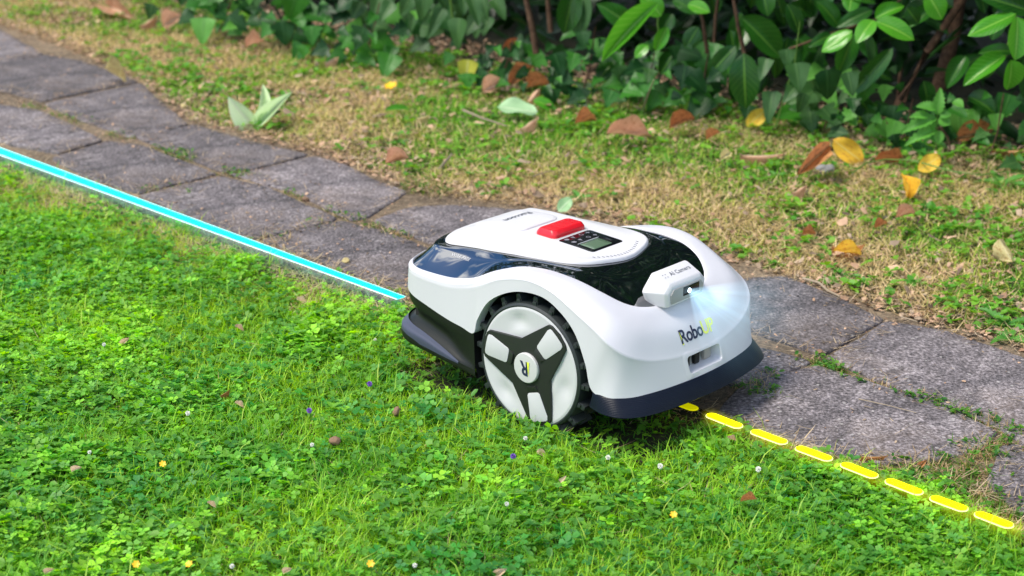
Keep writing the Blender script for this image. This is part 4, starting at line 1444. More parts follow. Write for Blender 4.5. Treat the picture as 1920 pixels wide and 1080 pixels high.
# lawn grass
x, y = scatter(32000, X0, X1, Y0, Y1)
x, y, hf = lawn_filter(x, y, .02)
dr = drynes(x, y)
patch = fbm(x + 3, y - 2, 3.2)
k = RNG.random(len(x)) < np.clip(1.35 - (patch - .38) * 2.4, .45, 1)
x, y, hf, dr = x[k], y[k], hf[k], dr[k]
n = len(x)
clump = fbm(x + 7, y, 8, 2)
L = (.022 + .032 * clump + RNG.uniform(-.006, .012, n)) * hf * (1 - .45 * dr)
L = np.maximum(L, .007)
w = RNG.uniform(.0012, .0026, n)
hue = np.clip(.55 + (y - 3.1) * .28 + (vnoise(x, y + 5, 5) - .5) * 1.0 + RNG.normal(0, .25, n), 0, 1)
colg = lerp((.10, .36, .02), (.44, .70, .040), hue)
straw = RNG.random(n) < (.035 + .80 * dr)
colg = colg * (1 - .5 * dr[:, None]) + np.array([.55, .48, .12]) * (.5 * dr[:, None])
colg[straw] = lerp((.38, .28, .13), (.74, .60, .36), RNG.random(straw.sum()))
colg *= RNG.uniform(.75, 1.25, (n, 1))
lean = np.abs(RNG.normal(.32, .28, n)); lean[straw] += .5
V, F, C = blades(x, y, np.zeros(n), L, w, RNG.uniform(0, 6.28, n), lean, RNG.uniform(.2, 1.0, n), colg, None)
tag(link('lawn_grass', mesh_np('lawn_grass', V, F, True, C), MAT['leafstuff']), 'short green lawn grass growing between the clover', 'grass', kind='stuff')

# single taller blades
x, y = scatter(420, X0, X1, Y0, Y1)
x, y, hf = lawn_filter(x, y, 0)
k = hf > .9; x, y = x[k], y[k]; n = len(x)
V, F, C = blades(x, y, np.zeros(n), RNG.uniform(.05, .085, n), RNG.uniform(.0016, .0030, n), RNG.uniform(0, 6.28, n), np.abs(RNG.normal(.3, .25, n)), RNG.uniform(.3, 1.2, n), lerp((.16, .42, .03), (.50, .66, .10), RNG.random(n)))
tag(link('tall_grass', mesh_np('tall_grass', V, F, True, C), MAT['leafstuff']), 'single taller grass blades standing out of the lawn', 'grass', kind='stuff')

# small oval-leaved lawn weeds, seen between the clover
x, y = scatter(2200, X0, X1, Y0, Y1)
x, y, hf = lawn_filter(x, y, 0)
k = RNG.random(len(x)) < 1 - .97 * drynes(x, y); x, y, hf = x[k], y[k], hf[k]
n = len(x)
parts = []
yaw0 = RNG.uniform(0, 6.28, n); hh = RNG.uniform(.010, .030, n) * hf
cc = lerp((.06, .24, .035), (.18, .42, .04), RNG.random(n))
for k3 in range(4):
    parts.append(leaflets(x, y, hh, RNG.uniform(.009, .018, n), yaw0 + k3 * 1.57 + RNG.normal(0, .25, n), RNG.normal(0, .25, n), RNG.normal(0, .25, n), cc * RNG.uniform(.85, 1.15, (n, 1)), .3, 'oval'))
V, F, C = join(parts)
tag(link('lawn_weeds', mesh_np('lawn_weeds', V, F, True, C), MAT['leafstuff']), 'small oval leaved weeds mixed into the lawn', 'weeds', kind='stuff')

# thatch: dead stalks lying low in the lawn
x, y = scatter(6500, X0, X1, Y0, Y1)
x, y, hf = lawn_filter(x, y, .03)
dr = drynes(x, y)
k = RNG.random(len(x)) < (.07 + .93 * dr); x, y = x[k], y[k]; n = len(x)
V, F, C = blades(x, y, RNG.uniform(.004, .016, n), RNG.uniform(.02, .055, n), RNG.uniform(.0009, .002, n), RNG.uniform(0, 6.28, n), RNG.uniform(1.2, 1.5, n), RNG.uniform(-.2, .1, n),
                 lerp((.34, .24, .13), (.74, .60, .38), RNG.random(n)))
tag(link('dead_stalks', mesh_np('dead_stalks', V, F, True, C), MAT['drystuff']), 'thin straw coloured dead grass stalks lying along the edge of the lawn', 'dry grass', kind='stuff')

# ------------------------------------------------------------------ verge between path and hedge
VX0, VX1, VY0, VY1 = -4.2, 3.0, 2.4, 8.6


def verge_filter(x, y, edge=0.0, deep=.25):
    k = (y > yfar(x) - edge + (fbm(x, y, 8) - .5) * .07) & (y < yhedge(x) + deep)
    k &= ~on_slab(x, y, .008)
    a, b = mower_xy(x, y)
    k &= ~((a > -.31) & (a < .31) & (np.abs(b) < .21))
    return x[k], y[k]


def vedge(x, y):      # 1 next to the path
    return np.clip(1 - (y - yfar(x)) / .10, 0, 1)


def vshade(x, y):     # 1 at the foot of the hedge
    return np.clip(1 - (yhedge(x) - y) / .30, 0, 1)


x, y = scatter(19500, VX0, VX1, VY0, VY1, 120)
x, y = verge_filter(x, y, .02, .15)
e = vedge(x, y); dn = fbm(x, y, 2.4, 3); bare = fbm(x + 20, y + 3, 3.6, 3)
k = RNG.random(len(x)) < np.clip(1.25 - .55 * e - np.clip((bare - .56) * 4, 0, .75), .08, 1)
x, y, e, dn = x[k], y[k], e[k], dn[k]; n = len(x)
L = RNG.uniform(.014, .036, n) * (.75 + .6 * vnoise(x, y, 6)) * (1 + .5 * vshade(x, y))
q = np.clip((dn - .29) * 2.5 + RNG.normal(0, .30, n) - .35 * e, 0, 1)
cc = np.where((q < .5)[:, None], lerp((.78, .62, .34), (.56, .56, .11), np.clip(q * 2, 0, 1)), lerp((.56, .56, .11), (.20, .48, .05), np.clip(q * 2 - 1, 0, 1)))
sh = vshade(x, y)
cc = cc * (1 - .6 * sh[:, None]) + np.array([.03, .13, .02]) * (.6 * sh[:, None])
cc *= RNG.uniform(.5, 1.2, (n, 1))
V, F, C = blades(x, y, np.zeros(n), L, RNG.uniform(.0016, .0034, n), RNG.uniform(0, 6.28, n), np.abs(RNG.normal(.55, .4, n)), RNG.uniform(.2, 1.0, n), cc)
tag(link('verge_grass', mesh_np('verge_grass', V, F, True, C), MAT['drystuff']), 'patchy yellow green grass on the verge between path and hedge', 'grass', kind='stuff')

x, y = scatter(9000, VX0, VX1, VY0, VY1, 120)
x, y = verge_filter(x, y, .05, .05)
dn = fbm(x, y, 2.4, 3)
k = RNG.random(len(x)) < np.clip(1.25 - (dn - .35) * 3, .15, 1); x, y = x[k], y[k]; n = len(x)
V, F, C = blades(x, y, RNG.uniform(.002, .014, n), RNG.uniform(.015, .05, n), RNG.uniform(.0013, .0030, n), RNG.uniform(0, 6.28, n), RNG.uniform(1.0, 1.5, n), RNG.uniform(-.2, .15, n),
                 lerp((.42, .30, .14), (.88, .70, .40), RNG.random(n)) * RNG.uniform(.8, 1.1, (n, 1)))
tag(link('verge_thatch', mesh_np('verge_thatch', V, F, True, C), MAT['drystuff']), 'straw coloured dead grass lying flat on the verge', 'dry grass', kind='stuff')

# little round leaved weeds in patches on the verge
x, y = scatter(2700, VX0, VX1, VY0, VY1, 120)
x, y = verge_filter(x, y, .01, .30)
k = RNG.random(len(x)) < np.clip((fbm(x + 31, y, 7.0, 3) - .52) * 2.4 + .5 * vshade(x, y), .05, .6)
x, y = x[k], y[k]; n = len(x)
parts = []
yaw0 = RNG.uniform(0, 6.28, n); hh = RNG.uniform(.008, .03, n)
cc = lerp((.08, .30, .04), (.24, .50, .05), RNG.random(n))
for k3 in range(4):
    parts.append(leaflets(x, y, hh, RNG.uniform(.010, .022, n), yaw0 + k3 * 1.57 + RNG.normal(0, .3, n), RNG.normal(0, .3, n), RNG.normal(-.1, .3, n), cc * RNG.uniform(.85, 1.15, (n, 1)), .3, 'oval', 1.25))
V, F, C = join(parts)
tag(link('verge_weeds', mesh_np('verge_weeds', V, F, True, C), MAT['leafstuff']), 'small bright green weeds growing in patches on the verge', 'weeds', kind='stuff')

# leaf litter: flakes along the far edge of the path, under the hedge and in the joints
def litter(x, y, z, smin, smax):
    n = len(x)
    c = RNG.random(n)
    cc = np.where((c < .55)[:, None], lerp((.32, .19, .12), (.68, .46, .31), RNG.random(n)), lerp((.10, .07, .05), (.50, .38, .27), RNG.random(n)))
    return leaflets(x, y, z, RNG.uniform(smin, smax, n), RNG.uniform(0, 6.28, n), RNG.normal(0, .25, n), RNG.normal(0, .25, n), cc, .1, 'flake', RNG.uniform(.5, 1.3, n))


x, y = scatter(7500, VX0, VX1, VY0, VY1, 120)
k = (y > yfar(x) - .06) & (y < yhedge(x) + .6) & ~on_slab(x, y, .02)
x, y = x[k], y[k]
e = np.clip(1 - np.abs(y - yfar(x) - .01) / .10, 0, 1)
k = RNG.random(len(x)) < np.clip(.12 + 1.2 * e + np.clip((fbm(x + 20, y + 3, 3.6, 3) - .5) * 3, 0, .6) + .5 * vshade(x, y), 0, 1)
x, y = x[k], y[k]
a, b = mower_xy(x, y); k = ~((np.abs(a) < .31) & (np.abs(b) < .21)); x, y = x[k], y[k]
lt = [litter(x, y, RNG.uniform(.003, .018, len(x)), .006, .022)]
# fine crumbs in the joints and on the slabs
x, y = scatter(9000, X0, X1, Y0, 6.6, 60)
k = (y > ynear(x) - .05) & (y < yfar(x) + .03)
x, y = x[k], y[k]
sl = on_slab(x, y, .004); inn = on_slab(x, y, .035)
pr = np.where(sl, np.where(inn, .015 + .09 * np.clip((fbm(x, y, 4) - .55) * 6, 0, 1), .16), .85)
k = RNG.random(len(x)) < pr; x, y, sl = x[k], y[k], sl[k]
a, b = mower_xy(x, y); k = ~((np.abs(a) < .31) & (np.abs(b) < .21) & (RNG.random(len(x)) < .7)); x, y, sl = x[k], y[k], sl[k]
lt.append(litter(x, y, np.where(sl, SLAB_TOP + .002, .003) + RNG.uniform(0, .003, len(x)), .003, .010))
V, F, C = join(lt)
tag(link('leaf_litter', mesh_np('leaf_litter', V, F, False, C), MAT['crumb']), 'brown leaf crumbs and debris along the edges and joints of the path', 'leaf litter', kind='stuff')

# dry stalks over the path edges and joints
x, y = scatter(3800, X0, X1, Y0, 6.8, 60)
k = (y > ynear(x) - .06) & (y < yfar(x) + .05); x, y = x[k], y[k]
inn = on_slab(x, y, .03); k = RNG.random(len(x)) < np.where(inn, .03, .62); x, y = x[k], y[k]; n = len(x)
a, b = mower_xy(x, y); k = ~((np.abs(a) < .31) & (np.abs(b) < .21)); x, y = x[k], y[k]; n = len(x)
V, F, C = blades(x, y, np.full(n, SLAB_TOP + .002) + RNG.uniform(0, .006, n), RNG.uniform(.012, .05, n), RNG.uniform(.0008, .0022, n), RNG.uniform(0, 6.28, n), RNG.uniform(1.25, 1.5, n), RNG.uniform(-.1, .06, n),
                 lerp((.25, .17, .10), (.62, .50, .34), RNG.random(n)))
tag(link('joint_straw', mesh_np('joint_straw', V, F, True, C), MAT['drystuff']), 'fine straw scattered over the edges and joints of the path', 'straw', kind='stuff')

# tufts in the joints: (px, py, radius px, amount, greenness)
TUFTS = [(60, 200, 28, 90, .6), (118, 218, 30, 110, .45), (150, 226, 22, 80, .5), (212, 252, 20, 80, .5), (240, 258, 14, 40, .5), (330, 288, 26, 260, .75), (352, 296, 22, 200, .7), (300, 278, 14, 60, .5),
         (425, 324, 22, 110, .4), (455, 326, 26, 150, .7), (545, 362, 16, 60, .6), (560, 370, 14, 60, .6), (618, 392, 8, 40, .9), (640, 402, 16, 60, .7), (665, 410, 20, 80, .5), (700, 425, 22, 90, .5), (745, 440, 30, 140, .35),
         (335, 358, 30, 160, .25), (285, 358, 24, 90, .4), (600, 424, 34, 120, .3), (520, 448, 34, 130, .3), (455, 480, 30, 90, .4), (800, 352, 46, 420, .6), (770, 340, 30, 160, .5),
         (1440, 705, 20, 90, .8), (1425, 735, 36, 300, .65), (1400, 728, 30, 160, .5), (1540, 680, 20, 140, .7), (1560, 690, 26, 180, .75), (1590, 705, 22, 110, .6), (1500, 672, 18, 60, .5), (1645, 724, 24, 90, .3),
         (1700, 744, 22, 120, .5), (1730, 750, 26, 170, .7), (1770, 762, 24, 140, .7), (1800, 775, 30, 190, .7), (1840, 786, 28, 160, .6), (1875, 800, 26, 130, .55), (1905, 812, 24, 120, .6),
         (1840, 850, 46, 330, .45), (1800, 880, 50, 360, .55), (1760, 905, 50, 360, .7), (1700, 880, 40, 160, .4), (1880, 840, 40, 230, .5), (1905, 900, 30, 90, .3), (1840, 930, 44, 260, .6), (1900, 960, 40, 220, .7)]
tp = []
for (u, v, r, am, gr) in TUFTS:
    c = ground(u, v, .01)
    rm = r / (CAM_F / math.hypot(c[1], CAM_H)) * 1.1
    am = int(am * .8)
    a = RNG.uniform(0, 6.28, am); rr = rm * np.sqrt(RNG.random(am))
    # drawn out along the joint
    ox, oy = rr * np.cos(a) * 1.2, rr * np.sin(a) * .8
    x, y = c[0] + ox * math.cos(-.8) - oy * math.sin(-.8), c[1] + ox * math.sin(-.8) + oy * math.cos(-.8)
    g = RNG.random(am) < gr
    cc = np.where(g[:, None], lerp((.05, .17, .02), (.20, .32, .03), RNG.random(am)), lerp((.30, .20, .09), (.58, .44, .22), RNG.random(am)))
    tp.append(blades(x, y, np.full(am, .004), RNG.uniform(.010, .030, am) * (.7 + .3 * (r / 25)), RNG.uniform(.0012, .0024, am), RNG.uniform(0, 6.28, am), np.abs(RNG.normal(.6, .35, am)), RNG.uniform(.2, .9, am), cc))
    nl_ = int(am * .10 * gr)
    if nl_:
        i = RNG.integers(0, am, nl_)
        for k3 in range(3):
            tp.append(leaflets(x[i], y[i], RNG.uniform(.012, .022, nl_), RNG.uniform(.006, .013, nl_), RNG.uniform(0, 6.28, nl_), RNG.normal(0, .3, nl_), RNG.normal(0, .3, nl_), lerp((.04, .17, .03), (.13, .32, .03), RNG.random(nl_)), .25, 'oval'))
V, F, C = join(tp)
tag(link('joint_grass', mesh_np('joint_grass', V, F, True, C), MAT['leafstuff']), 'green and yellow grass tufts in the joints between the slabs', 'grass', kind='stuff')

# ------------------------------------------------------------------ hedge mass: foliage behind, plus an unseen overhang brought forward to shade it
def leafcloud(n, fx, size, col0, col1, drop_=.35):
    x, y, z = fx(n)
    n = len(x)
    return leaflets_free(x, y, z, RNG.uniform(size[0], size[1], n), lerp(col0, col1, RNG.random(n) ** 1.5), drop_)


def leaflets_free(x, y, z, s, col, drop_):
    n = len(x)
    P = np.array([(0, 0, 0), (.5, 0, -.05), (.3, .19, .03), (.7, .17, .02), (1.0, 0, -.10), (.7, -.17, .02), (.3, -.19, .03)])
    P = P[None] * s[:, None, None]
    d = RNG.normal(0, 1, (n, 3)); d[:, 2] = d[:, 2] * .5 - drop_; d /= np.linalg.norm(d, axis=1, keepdims=True)
    up = RNG.normal(0, .6, (n, 3)); up[:, 2] += 1.0; up[:, 1] -= .3
    sd = np.cross(up, d); sd /= np.linalg.norm(sd, axis=1, keepdims=True) + 1e-9
    nn = np.cross(d, sd)
    V = P[:, :, 0:1] * d[:, None] + P[:, :, 1:2] * sd[:, None] + P[:, :, 2:3] * nn[:, None] + np.stack([x, y, z], 1)[:, None]
    b = (np.arange(n) * 7)[:, None]
    F = np.concatenate([b + [0, 1, 2], b + [2, 1, 3], b + [3, 1, 4], b + [4, 1, 5], b + [5, 1, 6], b + [6, 1, 0]], 1).reshape(-1, 3)
    V[:, :, 2] = np.maximum(V[:, :, 2], .004)
    return V.reshape(-1, 3), F, np.repeat(col[:, None, :], 7, 1).reshape(-1, 3)


def canopy(n):
    x = RNG.uniform(-3.0, 4.2, n); t = RNG.random(n)
    over = np.clip((x + .3) / .9, 0, 1)
    y = yhedge(x) - .34 + (t ** .8) * 2.7  # overhang pulled forward, out of view, to shade the hedge foot
    z = RNG.uniform(.66, 2.8, n)
    return x, y, z


def inner(n):
    x = RNG.uniform(-2.6, 3.6, n); y = yhedge(x) + .26 + RNG.random(n) ** .8 * 2.2; z = RNG.uniform(.0, .75, n)
    return x, y, z


def tall(n):           # tree canopy high behind the hedge on the right
    x = RNG.uniform(.9, 8.5, n); y = RNG.uniform(5.8, 9.5, n) - .12 * x; z = 2.6 + 4.6 * RNG.random(n)
    return x, y, z


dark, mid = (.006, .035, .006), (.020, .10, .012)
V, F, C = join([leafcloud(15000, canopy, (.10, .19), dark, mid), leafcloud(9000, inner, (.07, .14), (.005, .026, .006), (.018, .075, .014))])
tag(link('hedge_mass', mesh_np('hedge_mass', V, F, True, C), MAT['hedgestuff']), 'dark evergreen hedge mass behind the shrubs at the back of the verge, with unseen overhang added for shade', 'hedge', kind='stuff')
V, F, C = leafcloud(15000, tall, (.30, .55), dark, mid)
tag(link('tree_canopy', mesh_np('tree_canopy', V, F, True, C), MAT['hedgestuff']), 'dark canopy of trees standing behind the hedge', 'tree canopy', kind='stuff')

# ------------------------------------------------------------------ separate leaves
def leaf_mesh(name, outline, nv=10, nu=4, fold=.10, bend=.25, curl=0.0, wave=0.0, seed=0):
    """outline(v)->half width 0..1; length 1 along +Y, full width 1 across X"""
    rg = np.random.default_rng(seed)
    us = np.linspace(-1, 1, nu + 1)
    V, UV = [], []
    ph = rg.uniform(0, 6)
    for j in range(nv + 1):
        v = j / nv
        hw = outline(v) * .5
        yy = v
        for u in us:
            x = u * hw
            z = fold * abs(u) * hw * 2 - bend * v * v + curl * (u * u) * hw + wave * math.sin(ph + v * 9 + u * 2) * abs(u) * .1
            V.append((x, yy, z)); UV.append((u * .5 + .5, v))
    F = []
    k = nu + 1
    for j in range(nv):
        for i in range(nu):
            F.append((j * k + i, j * k + i + 1, (j + 1) * k + i + 1, (j + 1) * k + i))
    return mesh_np(name, np.array(V), np.array(F), True, None, UV)


laurel_o = lambda v: max(.02, (math.sin(math.pi * min(1, v ** .92)) ** .62) * (1 if v < .8 else 1 - ((v - .8) / .2) ** 2 * .25))
oval_o = lambda v: max(.02, math.sin(math.pi * v) ** .55)
heart_o = lambda v: max(.02, (1 - v) ** .62 * min(1, (v + .03) * 7) ** .6 * 1.12)
ivy_o = lambda v: max(.02, [.25, 1.0, .95, .62, .85, .55, .42, .34, .22, .10, .02][min(10, int(round(v * 10)))])
serr_o = lambda v: max(.02, (math.sin(math.pi * min(1, v ** .8)) ** .7) * (1 if int(v * 14) % 2 else .80))
crisp_o = lambda v: max(.02, (math.sin(math.pi * v ** .9) ** .75) * (.95 + .05 * math.sin(v * 13)))
LM = {
    'laurel': [leaf_mesh('leaf', laurel_o, 12, 6, .14, b, c, .15, s) for s, (b, c) in enumerate(((.10, .1), (.22, -.1), (.34, .2), (.02, -.25)))],
    'ivy': [leaf_mesh('leaf', ivy_o, 10, 4, .10, b, 0, .3, s) for s, b in enumerate((.1, .25, .0))],
    'heart': [leaf_mesh('leaf', heart_o, 10, 6, .14, b, 0, .3, s) for s, b in enumerate((.1, .3, .2))],
    'nettle': [leaf_mesh('leaf', serr_o, 28, 6, .16, b, 0, .2, s) for s, b in enumerate((.15, .30))],
    'flat': [leaf_mesh('leaf', oval_o, 12, 6, .05, .05, .1, .5, 3)],
    'dry': [leaf_mesh('leaf', crisp_o, 14, 8, f, b, c, 1.1, s) for s, (f, b, c) in enumerate(((.45, .15, .4), (-.30, -.20, -.7), (.75, .05, .2), (.20, .35, 1.1)))],
    'lance': [leaf_mesh('leaf', lambda v: max(.02, math.sin(math.pi * v ** .8) ** .8), 12, 6, .35, .12, 0, .1, 5)],
}
# every mesh is shared between materials through object-linked material slots
for L__ in LM.values():
    for me in L__:
        me.materials.append(MAT['laurel'])


def leaf(name, kind, var, mat, base, tip, width, normal=(0, -.55, .83), parent=None):
    base, tip = Vector(base), Vector(tip)
    yv = tip - base
    Ln = yv.length
    yv.normalize()
    nv = Vector(normal).normalized()
    xv = yv.cross(nv)
    if xv.length < .05: xv = yv.cross(Vector((1, 0, 0)))
    xv.normalize()
    zv = xv.cross(yv).normalized()
    me = LM[kind][var % len(LM[kind])]
    o = bpy.data.objects.new(name, me)
    COL.objects.link(o)
    o.material_slots[0].link = 'OBJECT'
    o.material_slots[0].material = MAT[mat]
    off = parent.location if parent is not None else Vector((0, 0, 0))
    m = Matrix.Translation(base - off) @ Matrix((xv, yv, zv)).transposed().to_4x4() @ Matrix.Diagonal((width, Ln, Ln, 1))
    o.matrix_local = m
    if parent is not None: o.parent = parent
    return o


def thing(name, loc, label, cat, group=None):
    o = bpy.data.objects.new(name, None)
    COL.objects.link(o)
    o.location = Vector(loc)
    tag(o, label, cat, group)
    return o


def ppm(Y, z=.1):
    return CAM_F / math.hypot(Y, CAM_H - z)


def hY(u):
    return float(np.interp(u, [0, 350, 800, 1000, 1250, 1600, 1920], [6.9, 6.35, 5.72, 5.40, 5.23, 4.85, 4.62]))


def pleaf(parent, kind, mat, b, t, w, dY=0.0, dT=None, var=None, tilt=None):
    """leaf in a shrub whose stalk end and tip are seen at pixels b and t, dY metres behind the hedge line"""
    Yb = hY(b[0]) + dY
    Yt = Yb + (dT if dT is not None else random.uniform(-.05, .0))
    B, T = at_depth(b[0], b[1], Yb), at_depth(t[0], t[1], Yt)
    if T[2] < .015: T[2] = .015
    n = tilt or (random.uniform(-.25, .25), -.75 + random.uniform(-.2, .2), .6 + random.uniform(-.2, .3))
    return leaf('leaf', kind, random.randrange(8) if var is None else var, mat, B, T, w / ppm(Yb), n, parent)


# -- laurel shrub on the right
def base_at(u, dY=.3):
    Y = hY(u) + dY
    return (at_depth(u, 300, Y)[0], Y, 0)


lr = thing('laurel_shrub', base_at(1760), 'glossy laurel shrub overhanging the verge at the top right corner', 'shrub')


def stem(parent, pts, w, dY, name='branch', mat='bark', taper=.6):
    P = []
    for i, (u, v) in enumerate(pts):
        Y = hY(pts[0][0]) + (dY if not isinstance(dY, (tuple, list)) else dY[i])
        p = Vector(at_depth(u, v, Y)); p.z = max(p.z, -.01)
        P.append(p - Vector(parent.location))
    r0 = w / 2 / ppm(P[0].y + parent.location.y)
    rr = [r0 * (1 - (1 - taper) * i / (len(P) - 1)) for i in range(len(P))]
    return tube(name, P, rr, 8, MAT[mat], parent, .12)


stem(lr, [(1668, 235), (1690, 188), (1738, 98), (1812, -10), (1860, -90)], 21, .22, 'trunk')
stem(lr, [(1740, 230), (1762, 160), (1790, 60), (1805, -30), (1810, -110)], 34, .45, 'trunk')
stem(lr, [(1480, 92), (1560, 62), (1642, 37), (1700, -10), (1760, -60)], 5, .02)
stem(lr, [(1885, 105), (1905, 30), (1930, -60)], 6, .0, 'branch', 'greenstem')
stem(lr, [(1690, 120), (1683, 180), (1686, 215)], 7, .40)
for b, t, w, m, dy in [((1598, 58), (1540, 97), 37, 'laurel_bright', -.06), ((1638, 38), (1607, 73), 34, 'laurel_bright', -.10), ((1642, 40), (1717, 66), 42, 'laurel_bright', -.10), ((1641, 35), (1692, 4), 30, 'laurel_bright', -.06),
                       ((1601, 63), (1573, 138), 38, 'laurel', 0), ((1674, 90), (1592, 183), 33, 'laurel', .03), ((1738, -12), (1771, 34), 48, 'laurel_bright', -.04), ((1700, 15), (1724, 45), 30, 'laurel', .02),
                       ((1905, 26), (1814, 67), 38, 'laurel_bright', -.10), ((1908, 32), (1907, 113), 54, 'laurel_bright', -.14), ((1885, 103), (1806, 157), 38, 'laurel_bright', -.12), ((1896, 112), (1899, 171), 46, 'laurel_bright', -.12),
                       ((1936, 24), (1846, -14), 42, 'laurel', -.05), ((1900, 96), (1842, 92), 26, 'laurel', -.04), ((1920, 110), (1935, 190), 44, 'laurel', -.05),
                       ((1615, 60), (1640, 120), 22, 'softleaf', .02), ((1533, 3), (1582, 48), 40, 'laurel', .06), ((1600, -20), (1592, 22), 36, 'laurel_bright', -.02), ((1477, 8), (1504, 64), 32, 'laurel', .05),
                       ((1560, 65), (1520, 82), 22, 'laurel', .06), ((1640, 5), (1600, -12), 30, 'laurel', .02)]:
    pleaf(lr, 'laurel', m, b, t, w, dy)
for k in range(70):
    u, v = random.uniform(1500, 2150), random.uniform(-120, 210)
    if 1660 < u < 1790 and v > 60 and random.random() < .7: continue
    a = random.uniform(.1, 2.9); Ln = random.uniform(45, 85)
    pleaf(lr, 'laurel', 'laurel', (u, v), (u + Ln * math.cos(a) * .8, v + Ln * abs(math.sin(a)) * .8 + 8), random.uniform(26, 40), random.uniform(.10, .50))

# -- laurel shrub in the middle
lc = thing('laurel_shrub', base_at(1390), 'laurel shrub with long drooping leaves and thin brown stems in the middle of the hedge', 'shrub')
stem(lc, [(1397, 106), (1385, 55), (1374, -10), (1360, -90)], 9, .03)
stem(lc, [(1326, 100), (1318, 40), (1300, -40)], 8, .15)
stem(lc, [(1338, 95), (1342, 30), (1352, -40)], 7, .22)
stem(lc, [(1236, 10), (1233, 45), (1238, 85)], 4, -.02, 'branch', 'greenstem')
for b, t, w, m, dy in [((1395, 100), (1397, 203), 58, 'laurel', -.08), ((1390, 32), (1468, 107), 56, 'laurel', .0), ((1380, 87), (1326, 141), 36, 'laurel', .02), ((1234, 5), (1122, 104), 40, 'laurel_bright', -.14),
                       ((1190, 52), (1128, 8), 40, 'laurel', -.04), ((1240, 30), (1205, -15), 40, 'laurel_bright', -.06), ((1076, -20), (1058, 64), 46, 'laurel', .02), ((1094, -18), (1084, 68), 40, 'softleaf', .04),
                       ((1252, 50), (1228, 96), 26, 'laurel_bright', -.04), ((1215, 85), (1190, 105), 24, 'laurel_bright', -.06), ((1290, 8), (1330, 18), 28, 'laurel_bright', -.02), ((1430, -20), (1440, 30), 36, 'laurel', .05), ((1310, 50), (1285, 92), 34, 'laurel', .05)]:
    pleaf(lc, 'laurel', m, b, t, w, dy)
for k in range(52):
    u, v = random.uniform(1010, 1540), random.uniform(-110, 150)
    a = random.uniform(.1, 2.9); Ln = random.uniform(38, 75)
    pleaf(lc, 'laurel', 'laurel', (u, v), (u + Ln * math.cos(a) * .8, v + Ln * abs(math.sin(a)) * .8 + 6), random.uniform(24, 38), random.uniform(.10, .5))

# -- pale soft-leaved bush
sb = thing('soft_leaved_bush', base_at(850), 'bush with pale matt drooping leaves over a dark gap in the hedge', 'bush')
stem(sb, [(850, 40), (842, -20), (830, -90)], 5, -.02, 'branch', 'greenstem')
stem(sb, [(1006, 100), (998, 50), (985, -10), (975, -90)], 13, .10, 'trunk')
stem(sb, [(1033, 60), (1028, 10), (1024, -60)], 11, .25, 'trunk')
for b, t, w in [((862, 34), (853, 92), 40), ((832, 16), (800, 72), 28), ((796, -8), (788, 38), 36), ((884, -6), (900, 46), 30), ((826, -10), (840, 22), 24), ((770, -5), (750, 30), 34), ((868, -12), (872, 22), 30), ((735, 5), (712, 40), 30)]:
    pleaf(sb, 'heart', 'softleaf', b, t, w, -.08)
for k in range(40):
    u, v = random.uniform(620, 930), random.uniform(-90, 40)
    pleaf(sb, 'heart', 'softleaf', (u, v), (u + random.uniform(-25, 25), v + random.uniform(25, 48)), random.uniform(22, 36), random.uniform(.05, .4))

# -- ivy and leafy undergrowth, clump by clump
IVY = [
    ('ivy', 'dark ivy clump below the drooping bush at the left of the hedge', 560, 30, 150, 60, 60, 'ivy'),
    ('ivy', 'bright green ivy hanging at the far left end of the hedge', 430, 15, 120, 45, 48, 'ivy2'),
    ('ivy', 'ivy clump right of the yellow pansy coloured flower at the hedge foot', 700, 60, 110, 55, 56, 'ivy2'),
    ('ivy', 'small leaved ivy in the shade below the two thin trunks', 950, 120, 110, 45, 52, 'ivy'),
    ('ivy', 'ivy clump between the two thin trunks and the long drooping leaf', 1105, 130, 110, 80, 70, 'ivy'),
    ('ivy', 'ivy clump under the bright drooping laurel leaf', 1215, 160, 90, 60, 56, 'ivy2'),
    ('ivy', 'ivy clump around the hanging broad laurel leaf', 1320, 150, 90, 75, 56, 'ivy'),
    ('ivy', 'ivy clump behind the upright yellow leaf near the stone', 1560, 190, 120, 70, 64, 'ivy2'),
    ('ivy', 'dark ivy at the foot of the slanting reddish branch', 1700, 240, 110, 55, 44, 'ivy'),
    ('ivy', 'ivy and low greenery under the laurel at the right edge', 1870, 250, 110, 75, 60, 'ivy2'),
]
for nm, lab, cu_, cv_, ru, rv, cnt, style in IVY:
    t_ = thing('ivy_plant', base_at(cu_, .0), lab, 'ivy')
    for k in range(int(cnt * .8)):
        u, v = cu_ + random.gauss(0, .5) * ru, cv_ + random.uniform(-1, 1) * rv
        dY_ = random.uniform(-.10, .22) + .0006 * (cv_ + rv - v)
        p = at_depth(u, v, hY(u) + dY_)
        if p[2] < .03:
            continue
        w = random.choice((16, 20, 24, 28, 34, 42, 50)) * random.uniform(.85, 1.15)
        a = random.uniform(-1.5, 1.5)
        mt = random.choice(['ivy', 'ivy', 'ivy', 'ivygreen', 'ivygreen'] if style == 'ivy' else ['ivy', 'ivygreen', 'ivygreen', 'softleaf', 'nettle'])
        kd = random.choice(['ivy', 'ivy', 'heart'])
        pleaf(t_, kd, mt, (u, v), (u + w * math.sin(a), v + w * math.cos(a)), w * 1.05, dY_)
    stem(t_, [(cu_ - 20, cv_ + rv), (cu_, cv_), (cu_ + 12, cv_ - rv)], 4, .05, 'stem', 'bark')
